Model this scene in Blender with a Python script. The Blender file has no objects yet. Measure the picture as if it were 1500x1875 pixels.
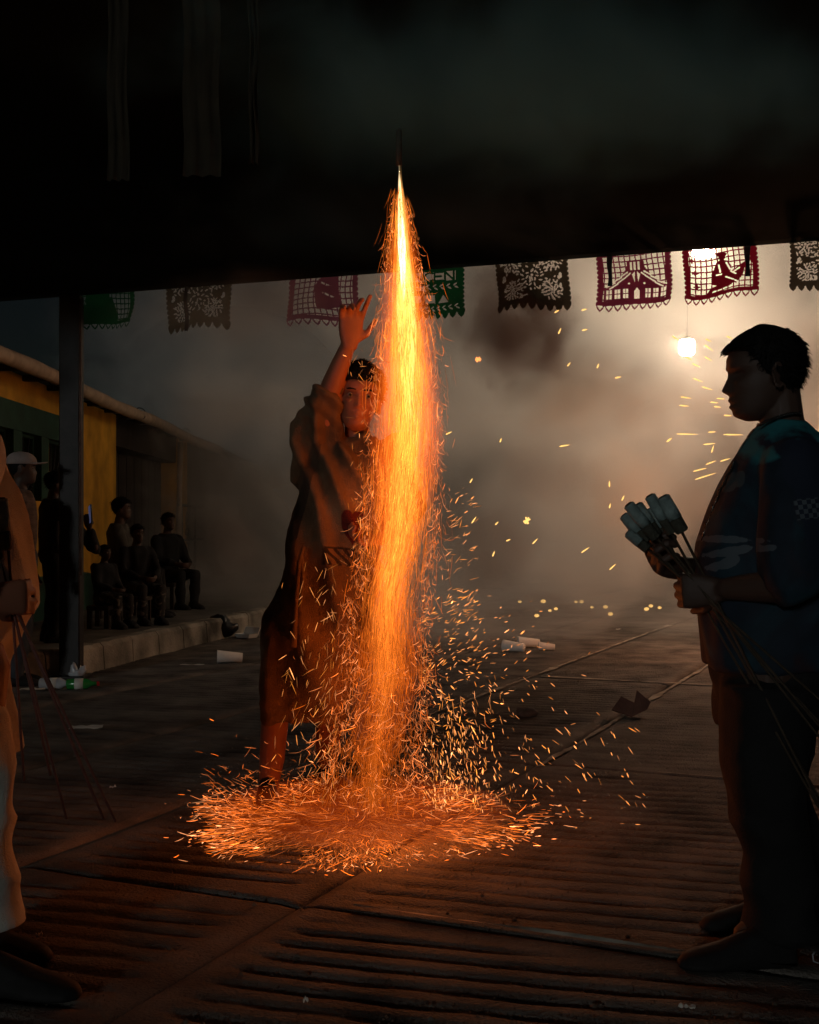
import bpy, bmesh, math, random
import numpy as np
from mathutils import Vector, Matrix, noise as mnoise

random.seed(7)
RNG = np.random.default_rng(11)
SC = bpy.context.scene
COL = SC.collection

# ------------------------------------------------------------------ camera, sky, moon, exposure
FPX, CX, HOR, HCAM = 2187.5, 750.0, 970.0, 1.08       # focal length in photo pixels, centre, eye level row, eye height
cam = bpy.data.objects.new('camera', bpy.data.cameras.new('camera'))
COL.objects.link(cam)
cam.location = (0, 0, HCAM)
cam.rotation_euler = (math.pi / 2, 0, 0)
cam.data.sensor_fit = 'VERTICAL'
cam.data.sensor_height = 36.0
cam.data.lens = 42.0
cam.data.shift_y = (HOR - 937.5) / 1875.0
cam.data.clip_start = 0.05
cam.data.clip_end = 1000
SC.camera = cam

world = bpy.data.worlds.new('World')
SC.world = world
world.use_nodes = True
wn = world.node_tree
wn.nodes.clear()
w_out = wn.nodes.new('ShaderNodeOutputWorld')
w_bg = wn.nodes.new('ShaderNodeBackground')
w_sky = wn.nodes.new('ShaderNodeTexSky')
w_sky.sky_type = 'NISHITA'
w_sky.sun_disc = False
MOON_EL, MOON_AZ = 9.0, 200.0        # moon behind the camera, a little to its left
w_sky.sun_elevation = math.radians(MOON_EL)
w_sky.sun_rotation = math.radians(MOON_AZ)
w_bg.inputs['Strength'].default_value = 0.0014
wn.links.new(w_sky.outputs[0], w_bg.inputs['Color'])
wn.links.new(w_bg.outputs[0], w_out.inputs['Surface'])

moon = bpy.data.objects.new('moon', bpy.data.lights.new('moon', 'SUN'))
COL.objects.link(moon)
moon.data.energy = 0.29
moon.data.angle = math.radians(6)
moon.data.color = (0.92, 1.0, 0.98)
_az, _el = math.radians(MOON_AZ), math.radians(MOON_EL)
_dir = Vector((math.sin(_az) * math.cos(_el), math.cos(_az) * math.cos(_el), math.sin(_el)))
moon.rotation_euler = _dir.to_track_quat('Z', 'Y').to_euler()

SC.view_settings.view_transform = 'Standard'
SC.view_settings.look = 'None'
SC.view_settings.exposure = 0.0
SC.view_settings.gamma = 1.0
SC.render.engine = 'CYCLES'
cy = SC.cycles
cy.use_denoising = True
cy.denoiser = 'OPENIMAGEDENOISE'
cy.max_bounces = 4
cy.diffuse_bounces = 2
cy.glossy_bounces = 2
cy.transmission_bounces = 3
cy.transparent_max_bounces = 8
cy.volume_bounces = 2
cy.volume_step_rate = 1.0
cy.volume_max_steps = 64
cy.use_light_tree = False
cy.sample_clamp_indirect = 4.0
cy.use_adaptive_sampling = True
cy.adaptive_threshold = 0.03
cy.adaptive_min_samples = 32


# ------------------------------------------------------------------ helpers
def P(px, py, d):
    """photo pixel at distance d in front of the camera -> a point of the street"""
    return Vector(((px - CX) / FPX * d, d, HCAM + (HOR - py) / FPX * d))


def G(px, py):
    """the point of the road seen at this photo pixel"""
    d = HCAM * FPX / (py - HOR)
    return Vector(((px - CX) / FPX * d, d, 0.0))


def tag(o, label=None, cat=None, group=None, kind=None):
    if label: o['label'] = label
    if cat: o['category'] = cat
    if group: o['group'] = group
    if kind: o['kind'] = kind
    return o


def empty(name, loc, label=None, cat=None, group=None, kind=None):
    o = bpy.data.objects.new(name, None)
    COL.objects.link(o)
    o.location = loc
    o.empty_display_size = 0.1
    return tag(o, label, cat, group, kind)


def wloc(o):
    v = Vector((0, 0, 0))
    while o is not None:
        v += o.location
        o = o.parent
    return v


def np_mesh(name, V, F, smooth=True, col=None):
    """V (n,3), F (m,k) arrays of equal sided faces"""
    V = np.asarray(V, dtype=np.float32)
    F = np.asarray(F, dtype=np.int32)
    me = bpy.data.meshes.new(name)
    m, k = F.shape
    me.vertices.add(len(V)); me.vertices.foreach_set('co', V.ravel())
    me.loops.add(m * k); me.loops.foreach_set('vertex_index', F.ravel())
    me.polygons.add(m)
    me.polygons.foreach_set('loop_start', np.arange(0, m * k, k, dtype=np.int32))
    if smooth:
        me.polygons.foreach_set('use_smooth', np.ones(m, dtype=bool))
    if col is not None:
        a = me.color_attributes.new('Heat', 'FLOAT_COLOR', 'POINT')
        a.data.foreach_set('color', np.asarray(col, dtype=np.float32).ravel())
    me.update(calc_edges=True)
    me.validate()
    return me


def link(name, me, mat=None, parent=None, base=None):
    """link a mesh given in world coordinates; its origin goes to its parent or to base"""
    off = wloc(parent) if parent is not None else (Vector(base) if base is not None else Vector((0, 0, 0)))
    if off.length > 0:
        me.transform(Matrix.Translation(-off))
    o = bpy.data.objects.new(name, me)
    COL.objects.link(o)
    if mat is not None:
        me.materials.append(mat)
    if parent is not None:
        o.parent = parent
    else:
        o.location = off
    return o


class MB:
    """collects closed shapes in world coordinates"""
    def __init__(self):
        self.v, self.f = [], []

    def rings(self, rings, cap=True):
        b = len(self.v)
        n = len(rings[0])
        for r in rings:
            self.v.extend(Vector(p) for p in r)
        for i in range(len(rings) - 1):
            for j in range(n):
                a, c = b + i * n + j, b + i * n + (j + 1) % n
                self.f.append((a, c, c + n, a + n))
        if cap:
            self.f.append(tuple(reversed(range(b, b + n))))
            e = b + (len(rings) - 1) * n
            self.f.append(tuple(range(e, e + n)))
        return self

    def tube(self, pts, rad, n=10, flat=1.0, round_ends=False):
        pts = [Vector(p) for p in pts]
        if not isinstance(rad, (list, tuple)):
            rad = [rad] * len(pts)
        rad = list(rad)
        if round_ends:
            d0 = (pts[0] - pts[1]).normalized(); d1 = (pts[-1] - pts[-2]).normalized()
            r0, r1 = rad[0], rad[-1]
            pts = [pts[0] + d0 * r0 * .95, pts[0] + d0 * r0 * .6] + pts + [pts[-1] + d1 * r1 * .6, pts[-1] + d1 * r1 * .95]
            rad = [r0 * .3, r0 * .8] + rad + [r1 * .8, r1 * .3]
        t = (pts[1] - pts[0]).normalized()
        x = t.orthogonal().normalized()
        rings = []
        for i, p in enumerate(pts):
            if i == 0: tt = (pts[1] - pts[0])
            elif i == len(pts) - 1: tt = (pts[-1] - pts[-2])
            else: tt = (pts[i + 1] - pts[i]).normalized() + (pts[i] - pts[i - 1]).normalized()
            tt = tt.normalized()
            q = t.rotation_difference(tt)
            x = q @ x
            x = (x - tt * x.dot(tt)).normalized()
            t = tt
            y = t.cross(x)
            rings.append([p + (x * math.cos(2 * math.pi * k / n) + y * math.sin(2 * math.pi * k / n) * flat) * rad[i] for k in range(n)])
        return self.rings(rings)

    def ell(self, c, r, R=None, n=14, m=10):
        c = Vector(c)
        if not hasattr(r, '__len__'): r = (r, r, r)
        rings = []
        for i in range(m + 1):
            a = math.pi * (i + .12) / (m + .24)
            ring = []
            for k in range(n):
                b = 2 * math.pi * k / n
                p = Vector((r[0] * math.sin(a) * math.cos(b), r[1] * math.sin(a) * math.sin(b), -r[2] * math.cos(a)))
                ring.append(c + (R @ p if R is not None else p))
            rings.append(ring)
        return self.rings(rings)

    def box(self, c, s, R=None, bev=0.0):
        c = Vector(c)
        hx, hy, hz = s[0] / 2, s[1] / 2, s[2] / 2
        b = min(bev, hx * .9, hy * .9, hz * .9)
        def ring(z, ix):
            x, y = hx - ix, hy - ix
            if b > 0:
                pts = [(x - b, -y), (x, -y + b), (x, y - b), (x - b, y), (-x + b, y), (-x, y - b), (-x, -y + b), (-x + b, -y)]
            else:
                pts = [(x, -y), (x, y), (-x, y), (-x, -y)]
            return [c + (R @ Vector((p[0], p[1], z)) if R is not None else Vector((p[0], p[1], z))) for p in pts]
        if b > 0:
            return self.rings([ring(-hz, b * .6), ring(-hz + b, 0), ring(hz - b, 0), ring(hz, b * .6)])
        return self.rings([ring(-hz, 0), ring(hz, 0)])

    def quad8(self, a, b):
        """prism between two loops of points"""
        return self.rings([a, b])

    def mesh(self, name, smooth=True):
        me = bpy.data.meshes.new(name)
        me.from_pydata([tuple(p) for p in self.v], [], self.f)
        me.polygons.foreach_set('use_smooth', [smooth] * len(me.polygons))
        bm = bmesh.new(); bm.from_mesh(me)
        bmesh.ops.recalc_face_normals(bm, faces=bm.faces)
        bm.to_mesh(me); bm.free()
        me.update()
        return me

    def obj(self, name, mat, parent=None, smooth=True, base=None, auto=False):
        me = self.mesh(name, smooth)
        o = link(name, me, mat, parent, base)
        if auto:
            me.polygons.foreach_set('use_smooth', [False] * len(me.polygons))
        return o


def soft(name, mb, mat, parent, voxel=.01, smooth=4, fold=None, base=None, sm_fac=.5):
    """one continuous skin over all shapes in mb; fold(p) -> displacement along the normal"""
    me = mb.mesh(name)
    o = bpy.data.objects.new(name, me)
    COL.objects.link(o)
    r = o.modifiers.new('r', 'REMESH'); r.mode = 'VOXEL'; r.voxel_size = voxel; r.use_smooth_shade = True
    s = o.modifiers.new('s', 'SMOOTH'); s.factor = sm_fac; s.iterations = smooth
    dg = bpy.context.evaluated_depsgraph_get()
    m2 = bpy.data.meshes.new_from_object(o.evaluated_get(dg))
    bpy.data.objects.remove(o)
    bpy.data.meshes.remove(me)
    m2.name = name
    if fold is not None:
        n = len(m2.vertices)
        co = np.empty(n * 3, np.float32); m2.vertices.foreach_get('co', co); co = co.reshape(-1, 3)
        no = np.empty(n * 3, np.float32); m2.vertices.foreach_get('normal', no); no = no.reshape(-1, 3)
        dsp = np.array([fold(Vector(c)) for c in co], np.float32)
        co = co + no * dsp[:, None]
        m2.vertices.foreach_set('co', co.ravel())
    m2.polygons.foreach_set('use_smooth', [True] * len(m2.polygons))
    m2.update()
    return link(name, m2, mat, parent, base)


def folds(amp, sx, sz, seed=0.0, ridge=True, axis=None):
    """cloth folds: ridged noise, long along z (or along axis)"""
    def f(p):
        q = Vector((p.x * sx + seed, p.y * sx - seed, p.z * sz + seed * .7))
        a = mnoise.noise(q)
        if ridge: a = .5 - abs(a) * 2.2
        return amp * (a + .35 * mnoise.noise(q * 2.7))
    return f


def ring_e(c, a, b, n=24, ax=Vector((1, 0, 0)), ay=Vector((0, 1, 0)), pw=2.0):
    """superellipse ring round c"""
    out = []
    for k in range(n):
        t = 2 * math.pi * k / n
        cx, sx = math.cos(t), math.sin(t)
        out.append(Vector(c) + ax * (a * math.copysign(abs(cx) ** (2 / pw), cx)) + ay * (b * math.copysign(abs(sx) ** (2 / pw), sx)))
    return out


# ------------------------------------------------------------------ materials
def mat(name, col, rough=.7, var=.25, scale=8.0, bump=.0, bscale=40.0, col2=None, spec=.3, metal=0.0, stretch=(1, 1, 1)):
    m = bpy.data.materials.new(name); m.use_nodes = True
    nt = m.node_tree; b = nt.nodes['Principled BSDF']
    b.inputs['Roughness'].default_value = rough
    b.inputs['Specular IOR Level'].default_value = spec
    b.inputs['Metallic'].default_value = metal
    tc = nt.nodes.new('ShaderNodeTexCoord')
    mp = nt.nodes.new('ShaderNodeMapping'); mp.inputs['Scale'].default_value = stretch
    nt.links.new(tc.outputs['Object'], mp.inputs[0])
    nz = nt.nodes.new('ShaderNodeTexNoise'); nz.inputs['Scale'].default_value = scale; nz.inputs['Detail'].default_value = 4
    nt.links.new(mp.outputs[0], nz.inputs['Vector'])
    rp = nt.nodes.new('ShaderNodeValToRGB')
    c1 = col if col2 is None else col2
    lo = [max(0, c * (1 - var)) for c in col]; hi = [min(1, c * (1 + var)) for c in c1]
    rp.color_ramp.elements[0].position = .3; rp.color_ramp.elements[1].position = .7
    rp.color_ramp.elements[0].color = (*lo, 1); rp.color_ramp.elements[1].color = (*hi, 1)
    nt.links.new(nz.outputs['Fac'], rp.inputs[0]); nt.links.new(rp.outputs[0], b.inputs['Base Color'])
    if bump > 0:
        n2 = nt.nodes.new('ShaderNodeTexNoise'); n2.inputs['Scale'].default_value = bscale; n2.inputs['Detail'].default_value = 4
        nt.links.new(mp.outputs[0], n2.inputs['Vector'])
        bp = nt.nodes.new('ShaderNodeBump'); bp.inputs['Strength'].default_value = bump; bp.inputs['Distance'].default_value = .01
        nt.links.new(n2.outputs['Fac'], bp.inputs['Height']); nt.links.new(bp.outputs[0], b.inputs['Normal'])
    return m


def glow(name, col, strength, sampling='NONE'):
    m = bpy.data.materials.new(name); m.use_nodes = True
    nt = m.node_tree; nt.nodes.clear()
    o = nt.nodes.new('ShaderNodeOutputMaterial'); e = nt.nodes.new('ShaderNodeEmission')
    if col is None:
        a = nt.nodes.new('ShaderNodeAttribute'); a.attribute_name = 'Heat'
        nt.links.new(a.outputs['Color'], e.inputs['Color'])
    else:
        e.inputs['Color'].default_value = (*col, 1)
    e.inputs['Strength'].default_value = strength
    nt.links.new(e.outputs[0], o.inputs['Surface'])
    m.cycles.emission_sampling = sampling
    return m


def paper(name, col):
    m = bpy.data.materials.new(name); m.use_nodes = True
    nt = m.node_tree; nt.nodes.clear()
    o = nt.nodes.new('ShaderNodeOutputMaterial')
    d = nt.nodes.new('ShaderNodeBsdfDiffuse'); t = nt.nodes.new('ShaderNodeBsdfTranslucent')
    nz = nt.nodes.new('ShaderNodeTexNoise'); nz.inputs['Scale'].default_value = 9
    tc = nt.nodes.new('ShaderNodeTexCoord'); nt.links.new(tc.outputs['Object'], nz.inputs['Vector'])
    rp = nt.nodes.new('ShaderNodeValToRGB')
    rp.color_ramp.elements[0].color = (*[c * .75 for c in col], 1); rp.color_ramp.elements[1].color = (*[min(1, c * 1.2) for c in col], 1)
    nt.links.new(nz.outputs['Fac'], rp.inputs[0])
    nt.links.new(rp.outputs[0], d.inputs[0]); nt.links.new(rp.outputs[0], t.inputs[0])
    mx = nt.nodes.new('ShaderNodeMixShader'); mx.inputs[0].default_value = .5
    nt.links.new(d.outputs[0], mx.inputs[1]); nt.links.new(t.outputs[0], mx.inputs[2]); nt.links.new(mx.outputs[0], o.inputs['Surface'])
    return m


def print_mat(name, base, cols, scale=3.0, rough=.8):
    """all-over printed cloth: big soft blotches of several colours"""
    m = mat(name, base, rough, .2, 20, .15, 300)
    nt = m.node_tree; b = nt.nodes['Principled BSDF']
    tc = [n for n in nt.nodes if n.type == 'TEX_COORD'][0]
    prev = [n for n in nt.nodes if n.type == 'VALTORGB'][0].outputs[0]
    for i, (c, pos, wd) in enumerate(cols):
        mp = nt.nodes.new('ShaderNodeMapping'); mp.inputs['Location'].default_value = (i * 3.7, i * 1.3, i * 2.1)
        nt.links.new(tc.outputs['Object'], mp.inputs[0])
        nz = nt.nodes.new('ShaderNodeTexNoise'); nz.inputs['Scale'].default_value = scale; nz.inputs['Detail'].default_value = 5; nz.inputs['Distortion'].default_value = 1.2
        nt.links.new(mp.outputs[0], nz.inputs['Vector'])
        rp = nt.nodes.new('ShaderNodeValToRGB')
        rp.color_ramp.elements[0].position = pos; rp.color_ramp.elements[1].position = pos + wd
        nt.links.new(nz.outputs['Fac'], rp.inputs[0])
        mx = nt.nodes.new('ShaderNodeMix'); mx.data_type = 'RGBA'
        nt.links.new(rp.outputs[0], mx.inputs['Factor']); nt.links.new(prev, mx.inputs['A']); mx.inputs['B'].default_value = (*c, 1)
        prev = mx.outputs['Result']
    nt.links.new(prev, b.inputs['Base Color'])
    return m


def printed(name, src, marks):
    """copy of a cloth material with flat prints. marks: (colour, kind, centre in the cloth's own x,z, half sizes, turn, raggedness)"""
    m = src.copy(); m.name = name
    nt = m.node_tree; b = nt.nodes['Principled BSDF']
    tc = [n for n in nt.nodes if n.type == 'TEX_COORD'][0]
    sp = nt.nodes.new('ShaderNodeSeparateXYZ'); nt.links.new(tc.outputs['Object'], sp.inputs[0])
    nz = nt.nodes.new('ShaderNodeTexNoise'); nz.inputs['Scale'].default_value = 28; nz.inputs['Detail'].default_value = 4
    nt.links.new(tc.outputs['Object'], nz.inputs['Vector'])
    def mt(op, a, c=None):
        n = nt.nodes.new('ShaderNodeMath'); n.operation = op
        for i, v in enumerate((a, c)):
            if v is None: continue
            if isinstance(v, (int, float)): n.inputs[i].default_value = v
            else: nt.links.new(v, n.inputs[i])
        return n.outputs[0]
    prev = b.inputs['Base Color'].links[0].from_socket
    for (col, kind, c, sz, th, rag) in marks:
        dx, dz = mt('SUBTRACT', sp.outputs['X'], c[0]), mt('SUBTRACT', sp.outputs['Z'], c[1])
        x = mt('DIVIDE', mt('ADD', mt('MULTIPLY', dx, math.cos(th)), mt('MULTIPLY', dz, math.sin(th))), sz[0])
        z = mt('DIVIDE', mt('SUBTRACT', mt('MULTIPLY', dz, math.cos(th)), mt('MULTIPLY', dx, math.sin(th))), sz[1])
        if kind == 'blob':
            r = mt('ADD', mt('MULTIPLY', x, x), mt('MULTIPLY', z, z))
        elif kind == 'heart':
            ax = mt('ABSOLUTE', x); zz = mt('SUBTRACT', z, mt('MULTIPLY', mt('POWER', ax, .6), .7))
            r = mt('ADD', mt('MULTIPLY', x, x), mt('MULTIPLY', zz, zz))
        else:
            r = mt('MAXIMUM', mt('ABSOLUTE', x), mt('ABSOLUTE', z))
        r = mt('ADD', r, mt('MULTIPLY', mt('SUBTRACT', nz.outputs['Fac'], .5), rag))
        mk = nt.nodes.new('ShaderNodeMapRange'); nt.links.new(r, mk.inputs['Value'])
        mk.inputs['From Min'].default_value = 1.08; mk.inputs['From Max'].default_value = .92
        fac = mk.outputs['Result']
        if kind == 'checks':
            q = mt('MULTIPLY', mt('SINE', mt('MULTIPLY', x, 8.5)), mt('SINE', mt('MULTIPLY', z, 7.0)))
            fac = mt('MULTIPLY', fac, mt('GREATER_THAN', q, 0))
        if kind == 'script':
            q = mt('SINE', mt('ADD', mt('MULTIPLY', mt('ADD', mt('MULTIPLY', x, 1.3), mt('MULTIPLY', z, .6)), 8.5), mt('MULTIPLY', mt('SINE', mt('MULTIPLY', z, 3.0)), 1.1)))
            edge = mt('GREATER_THAN', mt('MAXIMUM', mt('MULTIPLY', x, -1), z), .78)
            fac = mt('MULTIPLY', fac, mt('MAXIMUM', mt('GREATER_THAN', q, .1), edge))
        mx = nt.nodes.new('ShaderNodeMix'); mx.data_type = 'RGBA'
        nt.links.new(fac, mx.inputs['Factor']); nt.links.new(prev, mx.inputs['A']); mx.inputs['B'].default_value = (*col, 1)
        prev = mx.outputs['Result']
    nt.links.new(prev, b.inputs['Base Color'])
    return m


M = {}
M['concrete'] = mat('concrete', (.060, .050, .043), .85, .45, 3.2, 1.0, 110, col2=(.125, .108, .094))
M['concrete_pale'] = mat('concrete_pale', (.16, .14, .115), .85, .5, 7.0, .6, 80, col2=(.32, .28, .23))
M['ground'] = mat('ground', (.05, .045, .04), .9, .3, 3.0, .5, 60)
M['kerb'] = mat('kerb', (.13, .12, .10), .85, .6, 2.6, .7, 50, col2=(.26, .24, .20))
M['pavement'] = mat('pavement', (.10, .095, .085), .85, .4, 3.0, .5, 60)
M['ochre'] = mat('ochre', (.55, .275, .025), .8, .3, 3.0, .25, 60)
M['green_paint'] = mat('green_paint', (.015, .055, .035), .6, .3, 4.0, .2, 40)
M['dark_wood'] = mat('dark_wood', (.035, .024, .016), .7, .4, 5.0, .3, 60, stretch=(1, 1, .2))
M['dark'] = mat('dark', (.012, .011, .011), .8, .3, 5.0)
M['iron'] = mat('iron', (.018, .017, .017), .5, .3, 30, .2, 120, metal=.4)
M['edge_lit'] = mat('edge_lit', (.10, .055, .04), .6, .4, 14, .3, 60)
M['pipe'] = mat('pipe', (.36, .26, .18), .6, .25, 7, .2, 50)
M['zinc'] = mat('zinc', (.35, .37, .36), .45, .3, 12, .2, 50, metal=.5)
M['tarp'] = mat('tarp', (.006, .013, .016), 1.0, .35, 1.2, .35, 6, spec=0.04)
M['steel_dark'] = mat('steel_dark', (.014, .010, .009), .5, .35, 16, .2, 80, metal=.2)
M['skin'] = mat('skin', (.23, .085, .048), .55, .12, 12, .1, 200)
M['skin_shaded'] = mat('skin_shaded', (.065, .036, .026), .55, .12, 12, .1, 200)  # skin darkened in its colour for people seen backlit, in silhouette
M['hair'] = mat('hair', (.006, .005, .0045), .8, .3, 60, spec=.15)
M['sackcloth'] = mat('sackcloth', (.10, .055, .028), .95, .4, 5, .7, 220, col2=(.16, .09, .048))
M['red_cloth'] = mat('red_cloth', (.42, .02, .015), .85, .2, 14, .2, 200)
M['ink'] = mat('ink', (.02, .015, .013), .8, .2, 20)
M['cream_cloth'] = mat('cream_cloth', (.78, .77, .70), .9, .2, 6, .5, 240)
M['denim'] = mat('denim', (.045, .05, .06), .85, .25, 12, .4, 260)
M['black_cloth'] = mat('black_cloth', (.007, .0065, .0065), .85, .3, 10, .3, 200)
M['grey_cloth'] = mat('grey_cloth', (.055, .05, .042), .85, .25, 10, .3, 200)
M['shoe'] = mat('shoe', (.007, .006, .006), .75, .3, 20, .1, 80)
M['strip_cloth'] = mat('strip_cloth', (.026, .019, .010), .9, .3, 10)
M['eye'] = mat('eye', (.20, .15, .12), .4, .05, 20)
M['iris'] = mat('iris', (.01, .007, .005), .2, .1, 20)
M['jersey'] = print_mat('jersey', (.010, .017, .028), [((.014, .048, .066), .50, .2), ((.03, .010, .012), .58, .12), ((.05, .055, .055), .68, .07)], 4.0)
M['teal'] = mat('teal', (.03, .17, .19), .75, .2, 8, .2, 200)
M['rocket_paper'] = mat('rocket_paper', (.19, .245, .235), .8, .35, 26, .5, 120)
M['rocket_base'] = mat('rocket_base', (.055, .052, .038), .85, .3, 30, .5, 120)
M['cane'] = mat('cane', (.045, .03, .018), .75, .3, 40, .2, 60)
M['cane_red'] = mat('cane_red', (.11, .04, .03), .75, .3, 40, .2, 60)
M['foam'] = mat('foam', (.62, .60, .56), .6, .08, 10, .2, 40)
M['card'] = mat('card', (.10, .055, .04), .85, .3, 8, .3, 60)
M['binbag'] = mat('binbag', (.010, .010, .011), .3, .3, 8, .5, 18, spec=.6)
M['stone'] = mat('stone', (.10, .09, .08), .9, .4, 14, .6, 30)
M['green_glass'] = mat('green_glass', (.02, .22, .04), .15, .2, 8, spec=.7)
M['clear_bag'] = mat('clear_bag', (.42, .42, .44), .2, .4, 8, .8, 16, spec=.8)
M['white_paper'] = mat('white_paper', (.58, .55, .50), .8, .15, 10, .2, 40)
M['bead'] = mat('bead', (.02, .017, .015), .25, .3, 60, spec=.7)
M['phone'] = mat('phone', (.01, .01, .012), .3, .2, 20)
M['white_print'] = mat('white_print', (.32, .33, .36), .8, .15, 20)
M['cap_cloth'] = mat('cap_cloth', (.30, .24, .22), .85, .15, 12, .3, 200)
M['plaid'] = mat('plaid', (.11, .07, .055), .85, .5, 14, .3, 160, stretch=(.4, .4, 3))
M['heat'] = glow('heat', None, 1.0)
M['ember'] = glow('ember', (1.0, .56, .15), 1.7)
M['ember_red'] = glow('ember_red', (1.0, .28, .07), 2.2)
M['screen'] = glow('screen', (.35, .38, .75), .10)
M['pink'] = paper('pink', (.30, .05, .13))
M['mauve'] = paper('mauve', (.24, .085, .15))
M['crimson'] = paper('crimson', (.30, .016, .05))
M['green_paper'] = paper('green_paper', (.012, .095, .042))
M['olive_paper'] = paper('olive_paper', (.07, .07, .055))
M['streamer'] = paper('streamer', (.035, .04, .055))


def volume_mat(name, col, dens, aniso=.2, noise=None, emit=None):
    m = bpy.data.materials.new(name); m.use_nodes = True
    nt = m.node_tree; nt.nodes.clear()
    o = nt.nodes.new('ShaderNodeOutputMaterial'); v = nt.nodes.new('ShaderNodeVolumePrincipled')
    v.inputs['Color'].default_value = (*col, 1); v.inputs['Density'].default_value = dens; v.inputs['Anisotropy'].default_value = aniso
    if emit:
        v.inputs['Emission Color'].default_value = (*emit[0], 1); v.inputs['Emission Strength'].default_value = emit[1]
    nt.links.new(v.outputs[0], o.inputs['Volume'])
    return m, v


def emission_volume(name, col, strength):
    m = bpy.data.materials.new(name); m.use_nodes = True
    nt = m.node_tree; nt.nodes.clear()
    o = nt.nodes.new('ShaderNodeOutputMaterial'); e = nt.nodes.new('ShaderNodeEmission')
    e.inputs['Color'].default_value = (*col, 1); e.inputs['Strength'].default_value = strength
    nt.links.new(e.outputs[0], o.inputs['Volume'])
    return m


# ------------------------------------------------------------------ ground and the concrete street
TH = math.radians(23.5)
U2, N2 = Vector((math.sin(TH), math.cos(TH), 0)), Vector((math.cos(TH), -math.sin(TH), 0))
gv = [(-190, -60, -.05), (190, -60, -.05), (190, 230, -.05), (-190, 230, -.05)]
ground = link('ground', np_mesh('ground', gv, [(0, 1, 2, 3)], False), M['ground'])
tag(ground, 'dark bare ground under and beyond the street', kind='structure')
sv = [U2 * t + N2 * s + Vector((0, 0, -.034)) for s, t in ((-10, -3), (8, -3), (8, 46), (-10, 46))]
street = link('street', np_mesh('street', sv, [(0, 1, 2, 3)], False), M['ground'])
tag(street, 'ribbed concrete street of cast slabs with pale worn joints', kind='structure')

GA = math.radians(8.0)           # the ribs run a little askew of the cross joints
def slab(s0, s1, t0, t1, amp, res, seed):
    gap = .008
    s0, s1, t0, t1 = s0 + gap, s1 - gap, t0 + gap, t1 - gap
    ns, nt_ = max(2, int((s1 - s0) / (res * 4.5))), max(2, int((t1 - t0) / res))
    S = np.linspace(s0, s1, ns + 1); T = np.linspace(t0, t1, nt_ + 1)
    SS, TT = np.meshgrid(S, T, indexing='ij')
    dt = [mnoise.noise(Vector((s * .9, t * .9, seed))) for s, t in zip(SS.ravel(), TT.ravel())]
    fn = [mnoise.noise(Vector((s * 9, t * 9, seed + 9))) for s, t in zip(SS.ravel(), TT.ravel())]
    dt = np.array(dt).reshape(SS.shape); fn = np.array(fn).reshape(SS.shape)
    ph = (TT * math.cos(GA) - SS * math.sin(GA) + dt * .06 + fn * .010) / .098 * 2 * math.pi + seed
    e = np.minimum(np.minimum(SS - s0, s1 - SS), np.minimum(TT - t0, t1 - TT))
    e2 = np.clip((e - .06 - .04 * np.abs(dt)) / .07, 0, 1)
    g = (.5 + .5 * np.cos(ph)) ** 3.2
    Z = -amp * g * e2 * (1 + .8 * fn) * (1 + .5 * dt) + .006 * dt + .0012 * fn - .010 * np.clip(1 - e / .012, 0, 1)
    V = np.stack([SS * N2.x + TT * U2.x, SS * N2.y + TT * U2.y, Z], -1).reshape(-1, 3)
    idx = np.arange((ns + 1) * (nt_ + 1)).reshape(ns + 1, nt_ + 1)
    F = np.stack([idx[:-1, :-1], idx[1:, :-1], idx[1:, 1:], idx[:-1, 1:]], -1).reshape(-1, 4)
    # skirt down into the joint
    per = list(idx[:, 0]) + list(idx[-1, 1:]) + list(idx[-2::-1, -1]) + list(idx[0, -2:0:-1])
    b = len(V); n = len(per)
    SK = V[per].copy(); SK[:, 2] = -.033
    V = np.vstack([V, SK])
    F2 = [(per[(k + 1) % n], per[k], b + k, b + (k + 1) % n) for k in range(n)]
    return np_mesh('concrete_slab', V, np.vstack([F, np.array(F2)]), True)


SB = [-8.6, -7.4, -6.2, -5.0, -3.75, -2.7, -1.665, .42, 2.5, 4.6]
TB = [.7, 3.03, 5.29, 8.41, 11.2, 14.0, 17.2, 20.8, 25, 30, 37]
k = 0
for i in range(len(SB) - 1):
    for j in range(len(TB) - 1):
        c = N2 * (SB[i] + SB[i + 1]) / 2 + U2 * (TB[j] + TB[j + 1]) / 2
        cs = [N2 * s + U2 * t for s in SB[i:i + 2] for t in TB[j:j + 2]]
        if max(p.y for p in cs) < 2.3 or c.x < -5.2 - .05 * c.y or c.x > 1.6 + .42 * c.y:
            continue
        smooth_one = (i == 6 and j == 2) or (i >= 7 and j == 2)
        amp = .005 if smooth_one else (.008 if i >= 6 and j == 1 else .0125)
        res = .011 if c.y < 5.5 else (.013 if c.y < 9 else (.016 if c.y < 15 else .3))
        if c.y >= 15: amp = 0
        o = link('concrete_slab', slab(SB[i], SB[i + 1], TB[j], TB[j + 1], amp, res, 3.1 * i + 1.7 * j), M['concrete'], street)
        k += 1

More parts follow.
